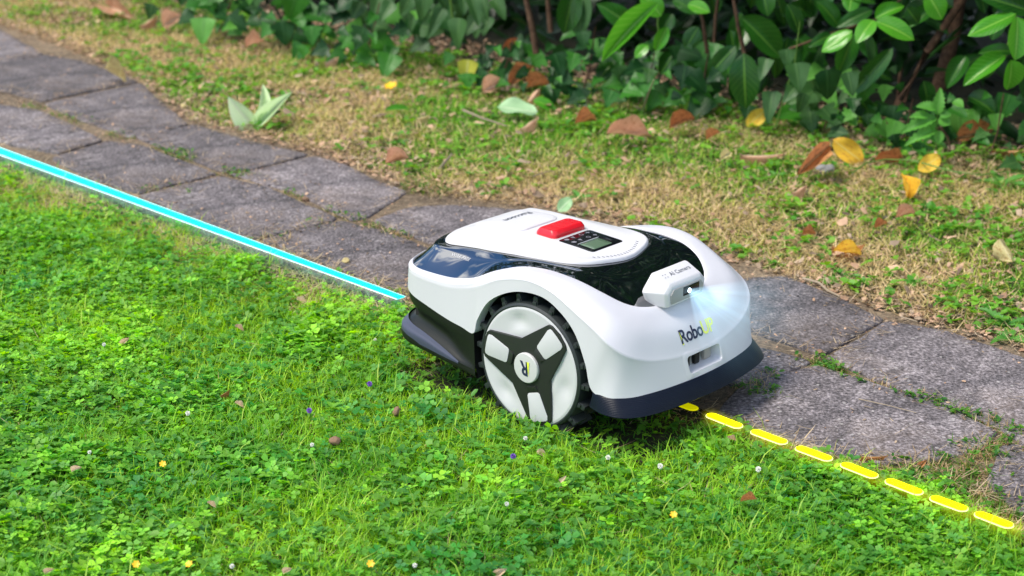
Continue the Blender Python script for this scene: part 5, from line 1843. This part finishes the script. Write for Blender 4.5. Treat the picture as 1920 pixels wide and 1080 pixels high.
# heart-shaped soft leaves left of the broad hanging leaf's neighbour
sv = thing('bindweed', base_at(1480, -.1), 'climbing plant with matt heart shaped leaves beside the hanging laurel leaf', 'climber')
for b, t, w in [((1492, 118), (1500, 172), 50), ((1450, 172), (1438, 226), 38), ((1438, 110), (1425, 148), 30), ((1490, 165), (1470, 190), 30), ((1475, 92), (1476, 125), 34), ((1507, 175), (1497, 215), 26), ((1550, 130), (1556, 190), 52), ((1590, 135), (1600, 180), 36)]:
    pleaf(sv, 'heart', 'softleaf' if w != 52 else 'ivy', b, t, w, -.10)
stem(sv, [(1455, 240), (1470, 180), (1490, 120), (1500, 40)], 3, -.04, 'stem', 'greenstem')

# nettle-like seedling at the foot of the laurel
ne = thing('nettle', base_at(1755, -.2), 'young nettle with toothed bright green leaves at the foot of the laurel', 'nettle')
stem(ne, [(1758, 268), (1757, 230), (1760, 172)], 3, -.14, 'stem', 'greenstem')
for b, t, w in [((1757, 215), (1764, 168), 24), ((1755, 205), (1720, 196), 26), ((1757, 222), (1690, 240), 30), ((1760, 222), (1782, 232), 30), ((1752, 222), (1735, 246), 28), ((1762, 215), (1782, 214), 20), ((1757, 245), (1700, 262), 24), ((1760, 245), (1760, 270), 22), ((1788, 190), (1806, 196), 24), ((1740, 218), (1712, 214), 20)]:
    pleaf(ne, 'nettle', 'nettle', b, t, w, -.16, random.uniform(-.03, .0))
stem(ne, [(1765, 240), (1778, 258), (1782, 285)], 4, -.16, 'stem', 'bark')

# ------------------------------------------------------------------ leaves lying on the verge
def fallen(p0, p1, w, mat, label, kind='dry', var=0, z0=.028, z1=.028, nrm=(0, -.2, 1), name='fallen_leaf', cat='leaf', group=None):
    """p0, p1: where stalk end and tip are seen; z0, z1 their height above the soil"""
    B, T = Vector(ground(p0[0], p0[1], z0)), Vector(ground(p1[0], p1[1], z1))
    T = Vector(at_depth(p1[0], p1[1], B.y + (T.y - B.y) * .30))
    if T.z < .010:
        B = Vector(at_depth(p0[0], p0[1], T.y)); B = Vector(at_depth(p0[0], p0[1], ground(p1[0], p1[1], z1)[1] + .02)); T = Vector(ground(p1[0], p1[1], z1))
    if mat == 'tanleaf': T = B + (T - B) * .8; w *= .8
    o = leaf(name, kind, var, mat, B, T, w / ppm((B[1] + T[1]) / 2), nrm)
    # own origin at its base
    return tag(o, label, cat, group)


FL = [
    ((1138, 250), (1222, 252), 34, 'pinkleaf', 'curled pinkish brown leaf lying flat below the dark ivy, pointing right', 'dry', 0, .04, .04, (0, -.8, .6)),
    ((1494, 328), (1556, 272), 34, 'brownleaf', 'long reddish brown leaf leaning against the big yellow leaf', 'dry', 2, .02, .06, (0, -.9, .4)),
    ((1562, 262), (1618, 304), 42, 'yellowleaf', 'largest upright yellow oval leaf at the hedge foot', 'flat', 0, .075, .025, (.1, -1, .2)),
    ((1388, 290), (1468, 298), 24, 'pinkleaf', 'narrow pinkish leaf lying left of the long reddish brown leaf', 'dry', 1, .03, .035, (0, -.6, .8)),
    ((1350, 300), (1372, 284), 20, 'creamleaf', 'small tan leaf lying left of the narrow pinkish leaf', 'dry', 0, .03, .04, (0, -.8, .6)),
    ((1722, 320), (1764, 292), 32, 'yellowleaf', 'bright yellow leaf resting on the thin vine', 'flat', 0, .03, .055, (0, -.9, .5)),
    ((1700, 376), (1697, 322), 26, 'yellowleaf', 'curled yellow leaf standing on its tip below the thin vine', 'dry', 3, .01, .055, (.2, -1, .1)),
    ((1560, 462), (1620, 466), 40, 'brownleaf', 'arched orange brown leaf with yellow lower side in the middle of the right verge', 'dry', 1, .03, .03, (0, -.5, .85)),
    ((1562, 470), (1618, 472), 22, 'yellowleaf', 'yellow folded leaf lying under the arched orange brown leaf', 'dry', 3, .03, .03, (0, -.8, .6)),
    ((1874, 448), (1896, 492), 36, 'creamleaf', 'cream coloured mottled leaf on the grass near the right edge', 'dry', 1, .05, .03, (0, -.9, .4)),
    ((1400, 236), (1436, 206), 30, 'yellowleaf', 'yellow leaf hanging below the broad drooping laurel leaf', 'flat', 0, .03, .07, (0, -1, .3)),
    ((1255, 240), (1302, 222), 30, 'brownleaf', 'orange brown curled leaf left of the yellow hanging leaf', 'dry', 2, .03, .05, (0, -.8, .6)),
    ((1078, 232), (1120, 218), 22, 'brownleaf', 'small brown curled leaf right of the pale oval leaf', 'dry', 3, .03, .03, (0, -.7, .7)),
    ((975, 242), (1008, 224), 24, 'pinkleaf', 'tan curled leaf just below the pale oval leaf', 'dry', 1, .03, .03, (0, -.6, .8)),
    ((932, 200), (1007, 208), 46, 'paleoval', 'large pale green oval leaf lying upside down on the verge', 'flat', 0, .045, .045, (0, -.4, .9)),
    ((878, 112), (872, 166), 38, 'limeleaf', 'pointed yellow green leaf standing upright at the hedge foot', 'heart', 0, .09, .02, (0, -1, .2)),
    ((905, 172), (948, 150), 34, 'pinkleaf', 'crumpled pinkish leaf right of the pointed yellow green leaf', 'dry', 3, .02, .05, (0, -.9, .5)),
    ((955, 160), (1000, 122), 34, 'brownleaf', 'orange brown leaf at the top of the dead leaf heap in front of the ivy', 'dry', 0, .03, .08, (0, -.9, .5)),
    ((985, 165), (1030, 158), 26, 'brownleaf', 'reddish brown leaf at the right end of the dead leaf heap', 'dry', 2, .03, .04, (0, -.7, .7)),
    ((990, 192), (1012, 168), 22, 'pinkleaf', 'pinkish leaf between the dead leaf heap and the pale oval leaf', 'dry', 1, .02, .04, (0, -.8, .6)),
    ((1000, 188), (1042, 200), 26, 'laurel_bright', 'fresh green leaf touching the pale oval leaf on its right', 'laurel', 1, .04, .03, (0, -.6, .8)),
    ((940, 100), (1000, 82), 20, 'brownleaf', 'narrow orange brown leaf in the shade below the thin trunks', 'dry', 3, .03, .06, (0, -.9, .5)),
    ((196, 128), (236, 146), 26, 'creamleaf', 'pale yellow curled leaf lying on the far edge of the path at the upper left', 'dry', 3, .03, .03, (0, -.6, .8)),
    ((205, 12), (248, 34), 40, 'pinkleaf', 'big pinkish tan leaf at the top edge left of the hedge', 'dry', 0, .04, .06, (0, -.9, .4)),
    ((262, 48), (295, 34), 22, 'pinkleaf', 'narrow tan leaf between the two large pinkish leaves at the top edge', 'dry', 1, .03, .03, (0, -.7, .7)),
    ((306, 50), (338, 26), 36, 'pinkleaf', 'rounded pinkish leaf at the left end of the hedge', 'dry', 3, .03, .06, (0, -.9, .4)),
    ((460, 88), (494, 74), 24, 'pinkleaf', 'tan leaf on the verge below the far left ivy', 'dry', 0, .03, .03, (0, -.6, .8)),
    ((608, 118), (634, 110), 24, 'pinkleaf', 'small pinkish leaf left of the orange yellow flower', 'dry', 1, .03, .03, (0, -.7, .7)),
    ((722, 308), (766, 296), 17, 'pinkleaf', 'crumpled tan leaf at the path edge above the mower', 'dry', 2, .02, .02, (0, -.6, .8)),
    ((1072, 372), (1046, 396), 26, 'paleoval', 'pale green oval leaf just behind the mower', 'flat', 0, .05, .03, (0, -.8, .6)),
    ((1486, 362), (1512, 350), 20, 'pinkleaf', 'small pinkish leaf below the long reddish brown leaf', 'dry', 1, .03, .03, (0, -.6, .8)),
    ((1680, 408), (1716, 398), 18, 'pinkleaf', 'narrow pinkish curled leaf below the standing yellow leaf', 'dry', 2, .03, .04, (0, -.6, .8)),
    ((1640, 428), (1664, 414), 14, 'brownleaf', 'small reddish brown curl left of the narrow pinkish curled leaf', 'dry', 3, .02, .03, (0, -.6, .8)),
    ((1504, 440), (1530, 436), 16, 'brownleaf', 'dark red brown scrap above the arched orange brown leaf', 'dry', 0, .02, .02, (0, -.4, .9)),
    ((1790, 262), (1862, 244), 40, 'brownleaf', 'orange brown dead leaf in the shade right of the nettle', 'dry', 2, .02, .05, (0, -.9, .5)),
    ((1862, 282), (1932, 288), 30, 'brownleaf', 'brown dead leaf in the shade at the right edge', 'dry', 1, .03, .03, (0, -.8, .6)),
    ((1640, 300), (1700, 306), 18, 'brownleaf', 'dark reddish leaf under the thin vine left of the bright yellow leaf', 'dry', 0, .02, .02, (0, -.7, .7)),
    ((1325, 262), (1350, 248), 20, 'brownleaf', 'brown leaf lying in the grass above the small tan leaf', 'dry', 2, .02, .04, (0, -.7, .7)),
    ((1380, 545), (1405, 552), 14, 'yellowleaf', 'small yellow leaf at the path edge beside the mower nose', 'dry', 0, .02, .02, (0, -.5, .8)),
    ((780, 222), (806, 218), 12, 'creamleaf', 'tiny pale yellow leaf on the verge below the orange yellow flower', 'dry', 1, .03, .03, (0, -.5, .8)),
    ((722, 208), (768, 202), 14, 'laurel_bright', 'narrow fresh green leaf lying left of the tiny pale yellow leaf', 'laurel', 0, .03, .03, (0, -.5, .8)),
    # lawn
    ((228, 646), (246, 630), 13, 'tanleaf', 'brown leaf scrap standing in the clover left of all others', 'dry', 2, .03, .045, (0, -.9, .4)),
    ((440, 612), (462, 622), 11, 'tanleaf', 'tan leaf scrap in the clover below the cyan line', 'dry', 0, .04, .035, (0, -.6, .8)),
    ((440, 755), (462, 766), 12, 'tanleaf', 'tan leaf scrap in the middle of the left lawn', 'dry', 0, .04, .035, (0, -.6, .8)),
    ((388, 942), (410, 954), 12, 'tanleaf', 'tan leaf scrap near the bottom of the left lawn', 'dry', 0, .04, .035, (0, -.6, .8)),
    ((134, 884), (158, 874), 13, 'tanleaf', 'folded tan leaf scrap left of the buttercup in the left lawn', 'dry', 2, .035, .04, (0, -.8, .6)),
    ((84, 1076), (106, 1064), 14, 'tanleaf', 'folded tan leaf scrap in the bottom left corner', 'dry', 2, .035, .04, (0, -.8, .6)),
    ((530, 1074), (552, 1064), 14, 'tanleaf', 'folded tan leaf scrap at the bottom edge left of the middle', 'dry', 2, .035, .04, (0, -.8, .6)),
    ((556, 562), (580, 568), 10, 'tanleaf', 'narrow tan leaf scrap in the grass right of the cyan line', 'dry', 0, .035, .035, (0, -.6, .8)),
    ((412, 742), (432, 732), 7, 'brownleaf', 'thin brown leaf sliver right above a tan scrap in the left lawn', 'dry', 1, .035, .035, (0, -.6, .8)),
    ((1006, 846), (1030, 858), 16, 'tanleaf', 'curled tan leaf in the clover below the big wheel', 'dry', 3, .035, .035, (0, -.8, .6)),
    ((1050, 903), (1064, 890), 12, 'tanleaf', 'small pointed tan leaf in the clover below the curled tan leaf', 'heart', 0, .03, .045, (0, -.9, .4)),
    ((1388, 940), (1420, 934), 15, 'brownleaf', 'orange brown leaf scrap in the clover below the yellow dashes', 'dry', 0, .035, .035, (0, -.6, .8)),
    ((1362, 822), (1386, 826), 10, 'tanleaf', 'tan leaf scrap beside the second full yellow dash', 'dry', 0, .03, .03, (0, -.6, .8)),
    ((928, 1076), (952, 1066), 20, 'tanleaf', 'pinkish leaf at the bottom edge in the middle', 'dry', 3, .03, .05, (0, -.9, .4)),
    ((1612, 855), (1662, 860), 10, 'brownleaf', 'brown leaf scrap on the slab edge above the fourth full yellow dash', 'dry', 1, .02, .02, (0, -.5, .8)),
    ((1726, 872), (1738, 862), 12, 'brownleaf', 'small orange brown leaf at the slab corner above the dashes', 'dry', 2, .02, .04, (0, -.8, .6)),
]
for f in FL:
    p0, p1, w, mt, lab, kd, vr, z0, z1, nr_ = f
    fallen(p0, p1, w, mt, lab, kd, vr, z0, z1, nr_)

# more, smaller dead leaves nobody would count, strewn over the verge
n = 520
u_, v_ = RNG.uniform(-100, 2000, n), RNG.uniform(0, 520, n)
pts = np.array([ground(a, b, .0) for a, b in zip(u_, v_)])
x, y = pts[:, 0], pts[:, 1]
x, y = verge_filter(x, y, -.01, .3); n = len(x)
V, F, C = litter(x, y, RNG.uniform(.012, .03, n), .018, .042)
tag(link('scattered_leaves', mesh_np('scattered_leaves', V, F, True, C), MAT['crumb']), 'small broken dead leaves strewn over the verge', 'dead leaves', kind='stuff')

# ------------------------------------------------------------------ seedling with pale leaves, weeds
se = thing('seedling', ground(478, 243), 'seedling with three large pale green leaves at the far edge of the path', 'seedling')
def gleaf(parent, kind, mat, b, t, w, zb, zt, nrm, var=0):
    Y = ground(b[0], b[1], 0)[1] if parent is None else parent.location.y
    B = at_depth(b[0], b[1], Y); T = at_depth(t[0], t[1], Y + zt)
    return leaf('leaf', kind, var, mat, B, T, w / ppm(Y), nrm, parent)
gleaf(se, 'lance', 'paleleaf', (478, 240), (428, 184), 40, 0, -.02, (-.3, -.8, .5))
gleaf(se, 'lance', 'paleleaf', (480, 238), (543, 174), 27, 0, -.02, (.2, -.8, .5))
gleaf(se, 'lance', 'paleleaf', (482, 232), (496, 158), 26, 0, .03, (.5, -.8, .2))
gleaf(se, 'lance', 'softleaf', (486, 236), (528, 205), 20, 0, .03, (.2, -.5, .7))
tube('stem', [(0, 0, 0), (0, 0, .012), (.002, 0, .022)], [.003, .003, .002], 6, MAT['greenstem'], se)


def weed(px, n, Lpx, mat, label, kind='nettle', rise=.35, cat='weed', name='weed_plant', spread=6.28, a0=0):
    c = Vector(ground(px[0], px[1], .006))
    t_ = thing(name, c, label, cat)
    for k in range(n):
        a = a0 + spread * k / n + random.uniform(-.25, .25)
        Lm = Lpx / ppm(c.y) * random.uniform(.7, 1.15)
        d = Vector((math.cos(a), math.sin(a), rise + random.uniform(-.12, .15))).normalized()
        nrm = Vector((-math.cos(a) * rise, -math.sin(a) * rise, 1))
        leaf('leaf', kind, k, mat, c + d * Lm * .08, c + d * Lm, Lm * random.uniform(.32, .42), nrm, t_)
    return t_


weed((1583, 524), 6, 40, 'nettle', 'small leafy weed at the path edge right of the mower')
weed((1885, 612), 5, 62, 'nettle', 'green weed with toothed leaves at the right edge of the picture above the path')
weed((1895, 640), 5, 60, 'nettle', 'dandelion rosette at the right edge just above the large slab', name='dandelion_plant', cat='dandelion')
weed((1845, 775), 5, 30, 'nettle', 'small weed in the joint at the right between two slabs')
weed((1545, 690), 6, 28, 'nettle', 'small weed at the corner where three slabs meet in front of the mower')
weed((1455, 330), 5, 26, 'nettle', 'small bright weed behind the mower near the narrow pinkish leaf')
weed((1085, 375), 6, 34, 'nettle', 'leafy green weed directly behind the mower top cover')
weed((1105, 405), 6, 26, 'nettle', 'little green weed touching the far side of the mower')
weed((745, 270), 6, 30, 'nettle', 'green weed above the crumpled tan leaf')
weed((360, 150), 7, 28, 'nettle', 'green weed on the verge right of the pale yellow curled leaf')
weed((340, 100), 6, 26, 'nettle', 'bright weed below the rounded pinkish leaf')
weed((1880, 350), 7, 50, 'nettle', 'green leafy weed at the end of the thin vine by the right edge')
weed((1640, 300), 6, 36, 'nettle', 'leafy weed in the shade behind the thin vine')
weed((1500, 250), 6, 34, 'laurel_bright', 'bright small weed at the hedge foot left of the largest yellow leaf', 'heart')
weed((1370, 250), 6, 30, 'laurel_bright', 'bright small weed below the broad hanging laurel leaf', 'heart')
weed((1200, 215), 6, 30, 'laurel_bright', 'bright small weed at the foot of the ivy near the flat pinkish leaf', 'heart')
weed((1895, 1005), 6, 44, 'nettle', 'broad leaved weed below the last yellow dash', 'heart')

# ------------------------------------------------------------------ flowers
def flower_mesh(kind):
    V, Fc = [], []
    if kind == 'yellow':
        for k in range(6):
            a = 2 * math.pi * k / 6
            c, s = math.cos(a), math.sin(a)
            b = len(V)
            for (r, t, z) in ((0, 0, 0), (.55, .32, .20), (1.0, .30, .30), (1.12, 0, .26), (1.0, -.30, .30), (.55, -.32, .20), (.55, 0, .10)):
                V.append((r * c - t * s, r * s + t * c, z))
            Fc += [(b, b + 6, b + 1), (b + 1, b + 6, b + 2), (b + 2, b + 6, b + 3), (b + 3, b + 6, b + 4), (b + 4, b + 6, b + 5), (b + 5, b + 6, b)]
    else:
        rg = random.Random(3)
        for k in range(46):
            z = 1 - (k + .5) / 46 * 1.6; r = math.sqrt(max(0, 1 - z * z)); a = k * 2.399
            p = Vector((r * math.cos(a), r * math.sin(a), z)) * rg.uniform(.8, 1.1)
            q = p.cross(Vector((0, 0, 1))).normalized() * .18
            b = len(V)
            V += [tuple(p * .3 - q), tuple(p * .3 + q), tuple(p + q * .9 + Vector((0, 0, .12))), tuple(p - q * .9 + Vector((0, 0, .12)))]
            Fc += [(b, b + 1, b + 2, b + 3)]
    return mesh_py('flower_head', V, Fc, 60)


FMESH = {'yellow': flower_mesh('yellow'), 'ball': flower_mesh('ball')}
FMESH['yellow'].materials.append(MAT['petal'])
FMESH['ball'].materials.append(MAT['white_petal'])


def flower(px, kind, r_mm, label, cat, h=.034, group=None, mat=None):
    c = Vector(ground(px[0], px[1], h)); base = Vector((c.x, c.y, 0))
    t_ = thing('flower', base, label, cat, group)
    o = bpy.data.objects.new('flower_head', FMESH['yellow' if kind == 'yellow' else 'ball'])
    COL.objects.link(o); o.parent = t_
    o.location = (0, 0, h); o.scale = (r_mm / 1000,) * 3
    o.rotation_euler = (random.uniform(.3, .8), random.uniform(-.3, .3), random.uniform(-.5, .5))
    if mat:
        o.material_slots[0].link = 'OBJECT'; o.material_slots[0].material = MAT[mat]
    tube('stem', [(0, 0, 0), (.002, .001, h * .5), (0, 0, h)], [.0008, .0007, .0006], 5, MAT['greenstem'], t_)


for px, lab in [((305, 870), 'yellow buttercup in the middle of the left lawn'), ((255, 1058), 'yellow buttercup at the bottom edge, leftmost of the row of three'), ((355, 1058), 'yellow buttercup at the bottom edge, second of the row of three'),
                ((695, 1057), 'yellow buttercup at the bottom edge, rightmost of the row of three'), ((1263, 965), 'yellow buttercup in the clover below the front bumper')]:
    flower(px, 'yellow', 5.2, lab, 'flower', .064, 'yellow buttercups in the lawn')
flower((733, 162), 'yellow', 19, 'orange yellow flower on the verge near the hedge', 'flower', .03)
for px, lab in [((195, 646), 'white clover flower left of the brown leaf scrap'), ((168, 848), 'white clover flower above the folded tan scrap in the left lawn'), 
                ((435, 1062), 'white clover flower at the bottom between two buttercups'), ((585, 834), 'white clover flower in the middle of the lawn'), ((778, 1060), 'white clover flower at the bottom right of the third buttercup'),
                ((703, 637), 'white clover flower left of the rear skirt of the mower'), ((985, 822), 'white clover flower right below the big wheel'), ((1422, 880), 'white clover flower below the third full yellow dash'),
                ((1140, 858), 'white clover flower in the clover under the bumper corner'), ((1238, 874), 'white clover flower above the right hand buttercup'),
                ((352, 775), 'white clover flower above the left hand buttercup'), ((950, 945), 'white clover flower above the pinkish bottom leaf')]:
    flower(px, 'ball', random.uniform(3.2, 4.8), lab, 'flower', random.uniform(.030, .040), 'white clover flowers in the lawn')
for px, lab in [((962, 856), 'violet flower in the clover below the big wheel'), ((580, 770), 'violet flower in the middle of the lawn left of the wheel'), ((693, 720), 'violet flower below the rear skirt')]:
    flower(px, 'ball', 5, lab, 'flower', .038, 'violet flowers in the lawn', 'violet')

# ------------------------------------------------------------------ pebbles, stones, twigs
def rock(px, r_px, mat, label, name='pebble', z=.012, flat=.6):
    c = ground(px[0], px[1], z)
    bm = bmesh.new(); bmesh.ops.create_icosphere(bm, subdivisions=3, radius=1)
    sd = random.uniform(0, 99)
    for v in bm.verts:
        k = 1 + 1.1 * (float(fbm(np.array([v.co.x + sd]), np.array([v.co.y + v.co.z * 1.7]), 1.6, 3)[0]) - .5)
        v.co = Vector((v.co.x * k, v.co.y * k * .75, v.co.z * k * flat))
    me = bpy.data.meshes.new(name); bm.to_mesh(me); bm.free()
    me.polygons.foreach_set('use_smooth', [True] * len(me.polygons))
    o = link(name, me, MAT[mat])
    o.location = c; s = r_px / ppm(c[1]); o.scale = (s, s, s); o.rotation_euler = (0, 0, random.uniform(0, 3))
    return tag(o, label, 'stone')


rock((627, 827), 11, 'pebble', 'brown pebble in the middle of the lawn below the rear skirt', z=.03, flat=.7)
rock((743, 772), 10, 'pebble', 'brown pebble lying in the grass left of the big wheel', z=.03, flat=1)
rock((1548, 318), 17, 'greystone', 'grey stone in front of the largest yellow leaf', 'stone')
rock((572, 373), 9, 'pebble', 'brownish pebble in the joint of the path', z=.012)
rock((648, 488), 8, 'creamleaf', 'pale tan pebble on the slab behind the mower', z=.016)
rock((344, 200), 10, 'creamleaf', 'pale pebble on the far edge of the path left of the seedling', z=.015)
rock((1538, 660), 7, 'pebble', 'tan pebble at the joint corner in front of the mower', z=.02)


def twig(pts, w, label, mat='twig', z=.03, name='twig', cat='twig'):
    P = [Vector(ground(u, v, z if not isinstance(z, (list, tuple)) else z[i])) for i, (u, v) in enumerate(pts)]
    b = P[0].copy()
    r = w / 2 / ppm(b.y)
    o = tube(name, [p - b for p in P], [r * (1 - .4 * i / (len(P) - 1)) for i in range(len(P))], 6, MAT[mat], None, .15)
    o.location = b
    return tag(o, label, cat)


twig([(1505, 522), (1535, 530), (1552, 545), (1575, 556)], 5, 'bent pale root lying on the path edge in front of the small weed', z=.02)
twig([(868, 206), (905, 222), (950, 236)], 5, 'greyish twig on the verge left of the pale oval leaf')
twig([(822, 318), (848, 288)], 6, 'short straw coloured stick on the verge above the path', z=[.01, .05])
twig([(1203, 215), (1214, 180), (1226, 150)], 4, 'thin grey stick standing at the foot of the ivy', z=[.0, .09, .17])
twig([(1597, 325), (1625, 305), (1660, 299), (1710, 300), (1745, 310), (1790, 322), (1840, 328), (1880, 322), (1925, 324)], 3.2, 'long thin vine trailing along the hedge foot at the right', 'greenstem', z=.05, name='vine', cat='vine')
twig([(1610, 748), (1665, 760), (1718, 774)], 2, 'long pale stalk lying across the large slab in front of the mower', z=.019)
twig([(1000, 330), (1040, 318)], 3, 'short straw stalk on the verge behind the mower')
twig([(1690, 594), (1720, 603)], 3, 'short pale stalk on the verge edge beside the slab corner', z=.02)

# ------------------------------------------------------------------ graphic overlay lines, built as glowing strips above the ground
def strip(name, A, B, wa, wb, h, mat, parent=None, loc=None, ends=0):
    A, B = Vector(A), Vector(B)
    d = (B - A).normalized(); s = Vector((-d.y, d.x, 0)).normalized()
    o0 = Vector(loc) if loc is not None else A
    pts = []
    if ends:
        for k in range(9):
            a = math.pi / 2 + math.pi * k / 8
            pts.append(A + d * (math.cos(a) * wa / 2) + s * (math.sin(a) * wa / 2))
        for k in range(9):
            a = -math.pi / 2 + math.pi * k / 8
            pts.append(B + d * (math.cos(a) * wb / 2) + s * (math.sin(a) * wb / 2))
    else:
        pts = [A + s * wa / 2, A - s * wa / 2, B - s * wb / 2, B + s * wb / 2]
    n = len(pts)
    V = [p - o0 for p in pts] + [p - o0 + Vector((0, 0, h)) for p in pts]
    Fc = [tuple(range(n))[::-1], tuple(range(n, 2 * n))] + [(i, (i + 1) % n, n + (i + 1) % n, n + i) for i in range(n)]
    me = mesh_py(name, V, Fc, 30)
    ob = link(name, me, MAT[mat], parent)
    return ob


ZL = .036
A0, B0_ = Vector(ground(-150, 229, ZL)), Vector(ground(752, 559, ZL))
cl = thing('cyan_overlay_line', A0, 'glowing cyan overlay line with thin white edges along the path, ending at the mower', 'overlay line')
strip('overlay_core', A0, B0_, .040, .022, .0012, 'cyan', cl, A0)
dd = (B0_ - A0).normalized(); ss = Vector((-dd.y, dd.x, 0))
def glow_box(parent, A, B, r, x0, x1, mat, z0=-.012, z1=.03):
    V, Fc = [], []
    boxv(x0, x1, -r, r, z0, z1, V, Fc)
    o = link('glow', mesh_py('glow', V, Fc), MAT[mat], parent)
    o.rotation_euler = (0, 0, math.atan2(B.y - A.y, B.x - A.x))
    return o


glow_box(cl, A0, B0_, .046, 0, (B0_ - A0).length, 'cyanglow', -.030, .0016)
for sg in (1, -1):
    strip('white_edge', A0 + ss * sg * .0215, B0_ + ss * sg * .0118, .0016, .0010, .0010, 'whiteoverlay', cl, A0)

DASH = [((1252, 748), (1298, 766), 'yellow overlay dash half hidden under the front bumper'),
        ((1335, 781), (1381, 799), 'first full yellow overlay dash in front of the bumper'),
        ((1419, 812), (1465, 829), 'second full yellow overlay dash counted from the bumper'),
        ((1503, 843), (1549, 860), 'third full yellow overlay dash counted from the bumper'),
        ((1588, 874), (1634, 892), 'fourth full yellow overlay dash counted from the bumper'),
        ((1672, 905), (1718, 923), 'fifth full yellow overlay dash, left of the last pair'),
        ((1756, 937), (1802, 954), 'second last full yellow overlay dash towards the right edge'),
        ((1840, 967), (1887, 985), 'last full yellow overlay dash before the right edge')]
for i, (a_, b_, lab) in enumerate(DASH):  # graphic overlay dashes built as glowing bars
    A, B = Vector(ground(*a_, ZL)), Vector(ground(*b_, ZL))
    t_ = thing('yellow_overlay_dash', A, lab, 'overlay dash', 'yellow overlay dashes ahead of the mower')
    strip('dash_rim', A, B, .0225, .0225, .0014, 'paleyellow' if i else 'dimyellow', t_, A, 1)
    up = Vector((0, 0, .0008))
    strip('dash_core', A + up, B + up, .0200, .0200, .0016, 'yellow' if i else 'dimyellow', t_, A, 1)
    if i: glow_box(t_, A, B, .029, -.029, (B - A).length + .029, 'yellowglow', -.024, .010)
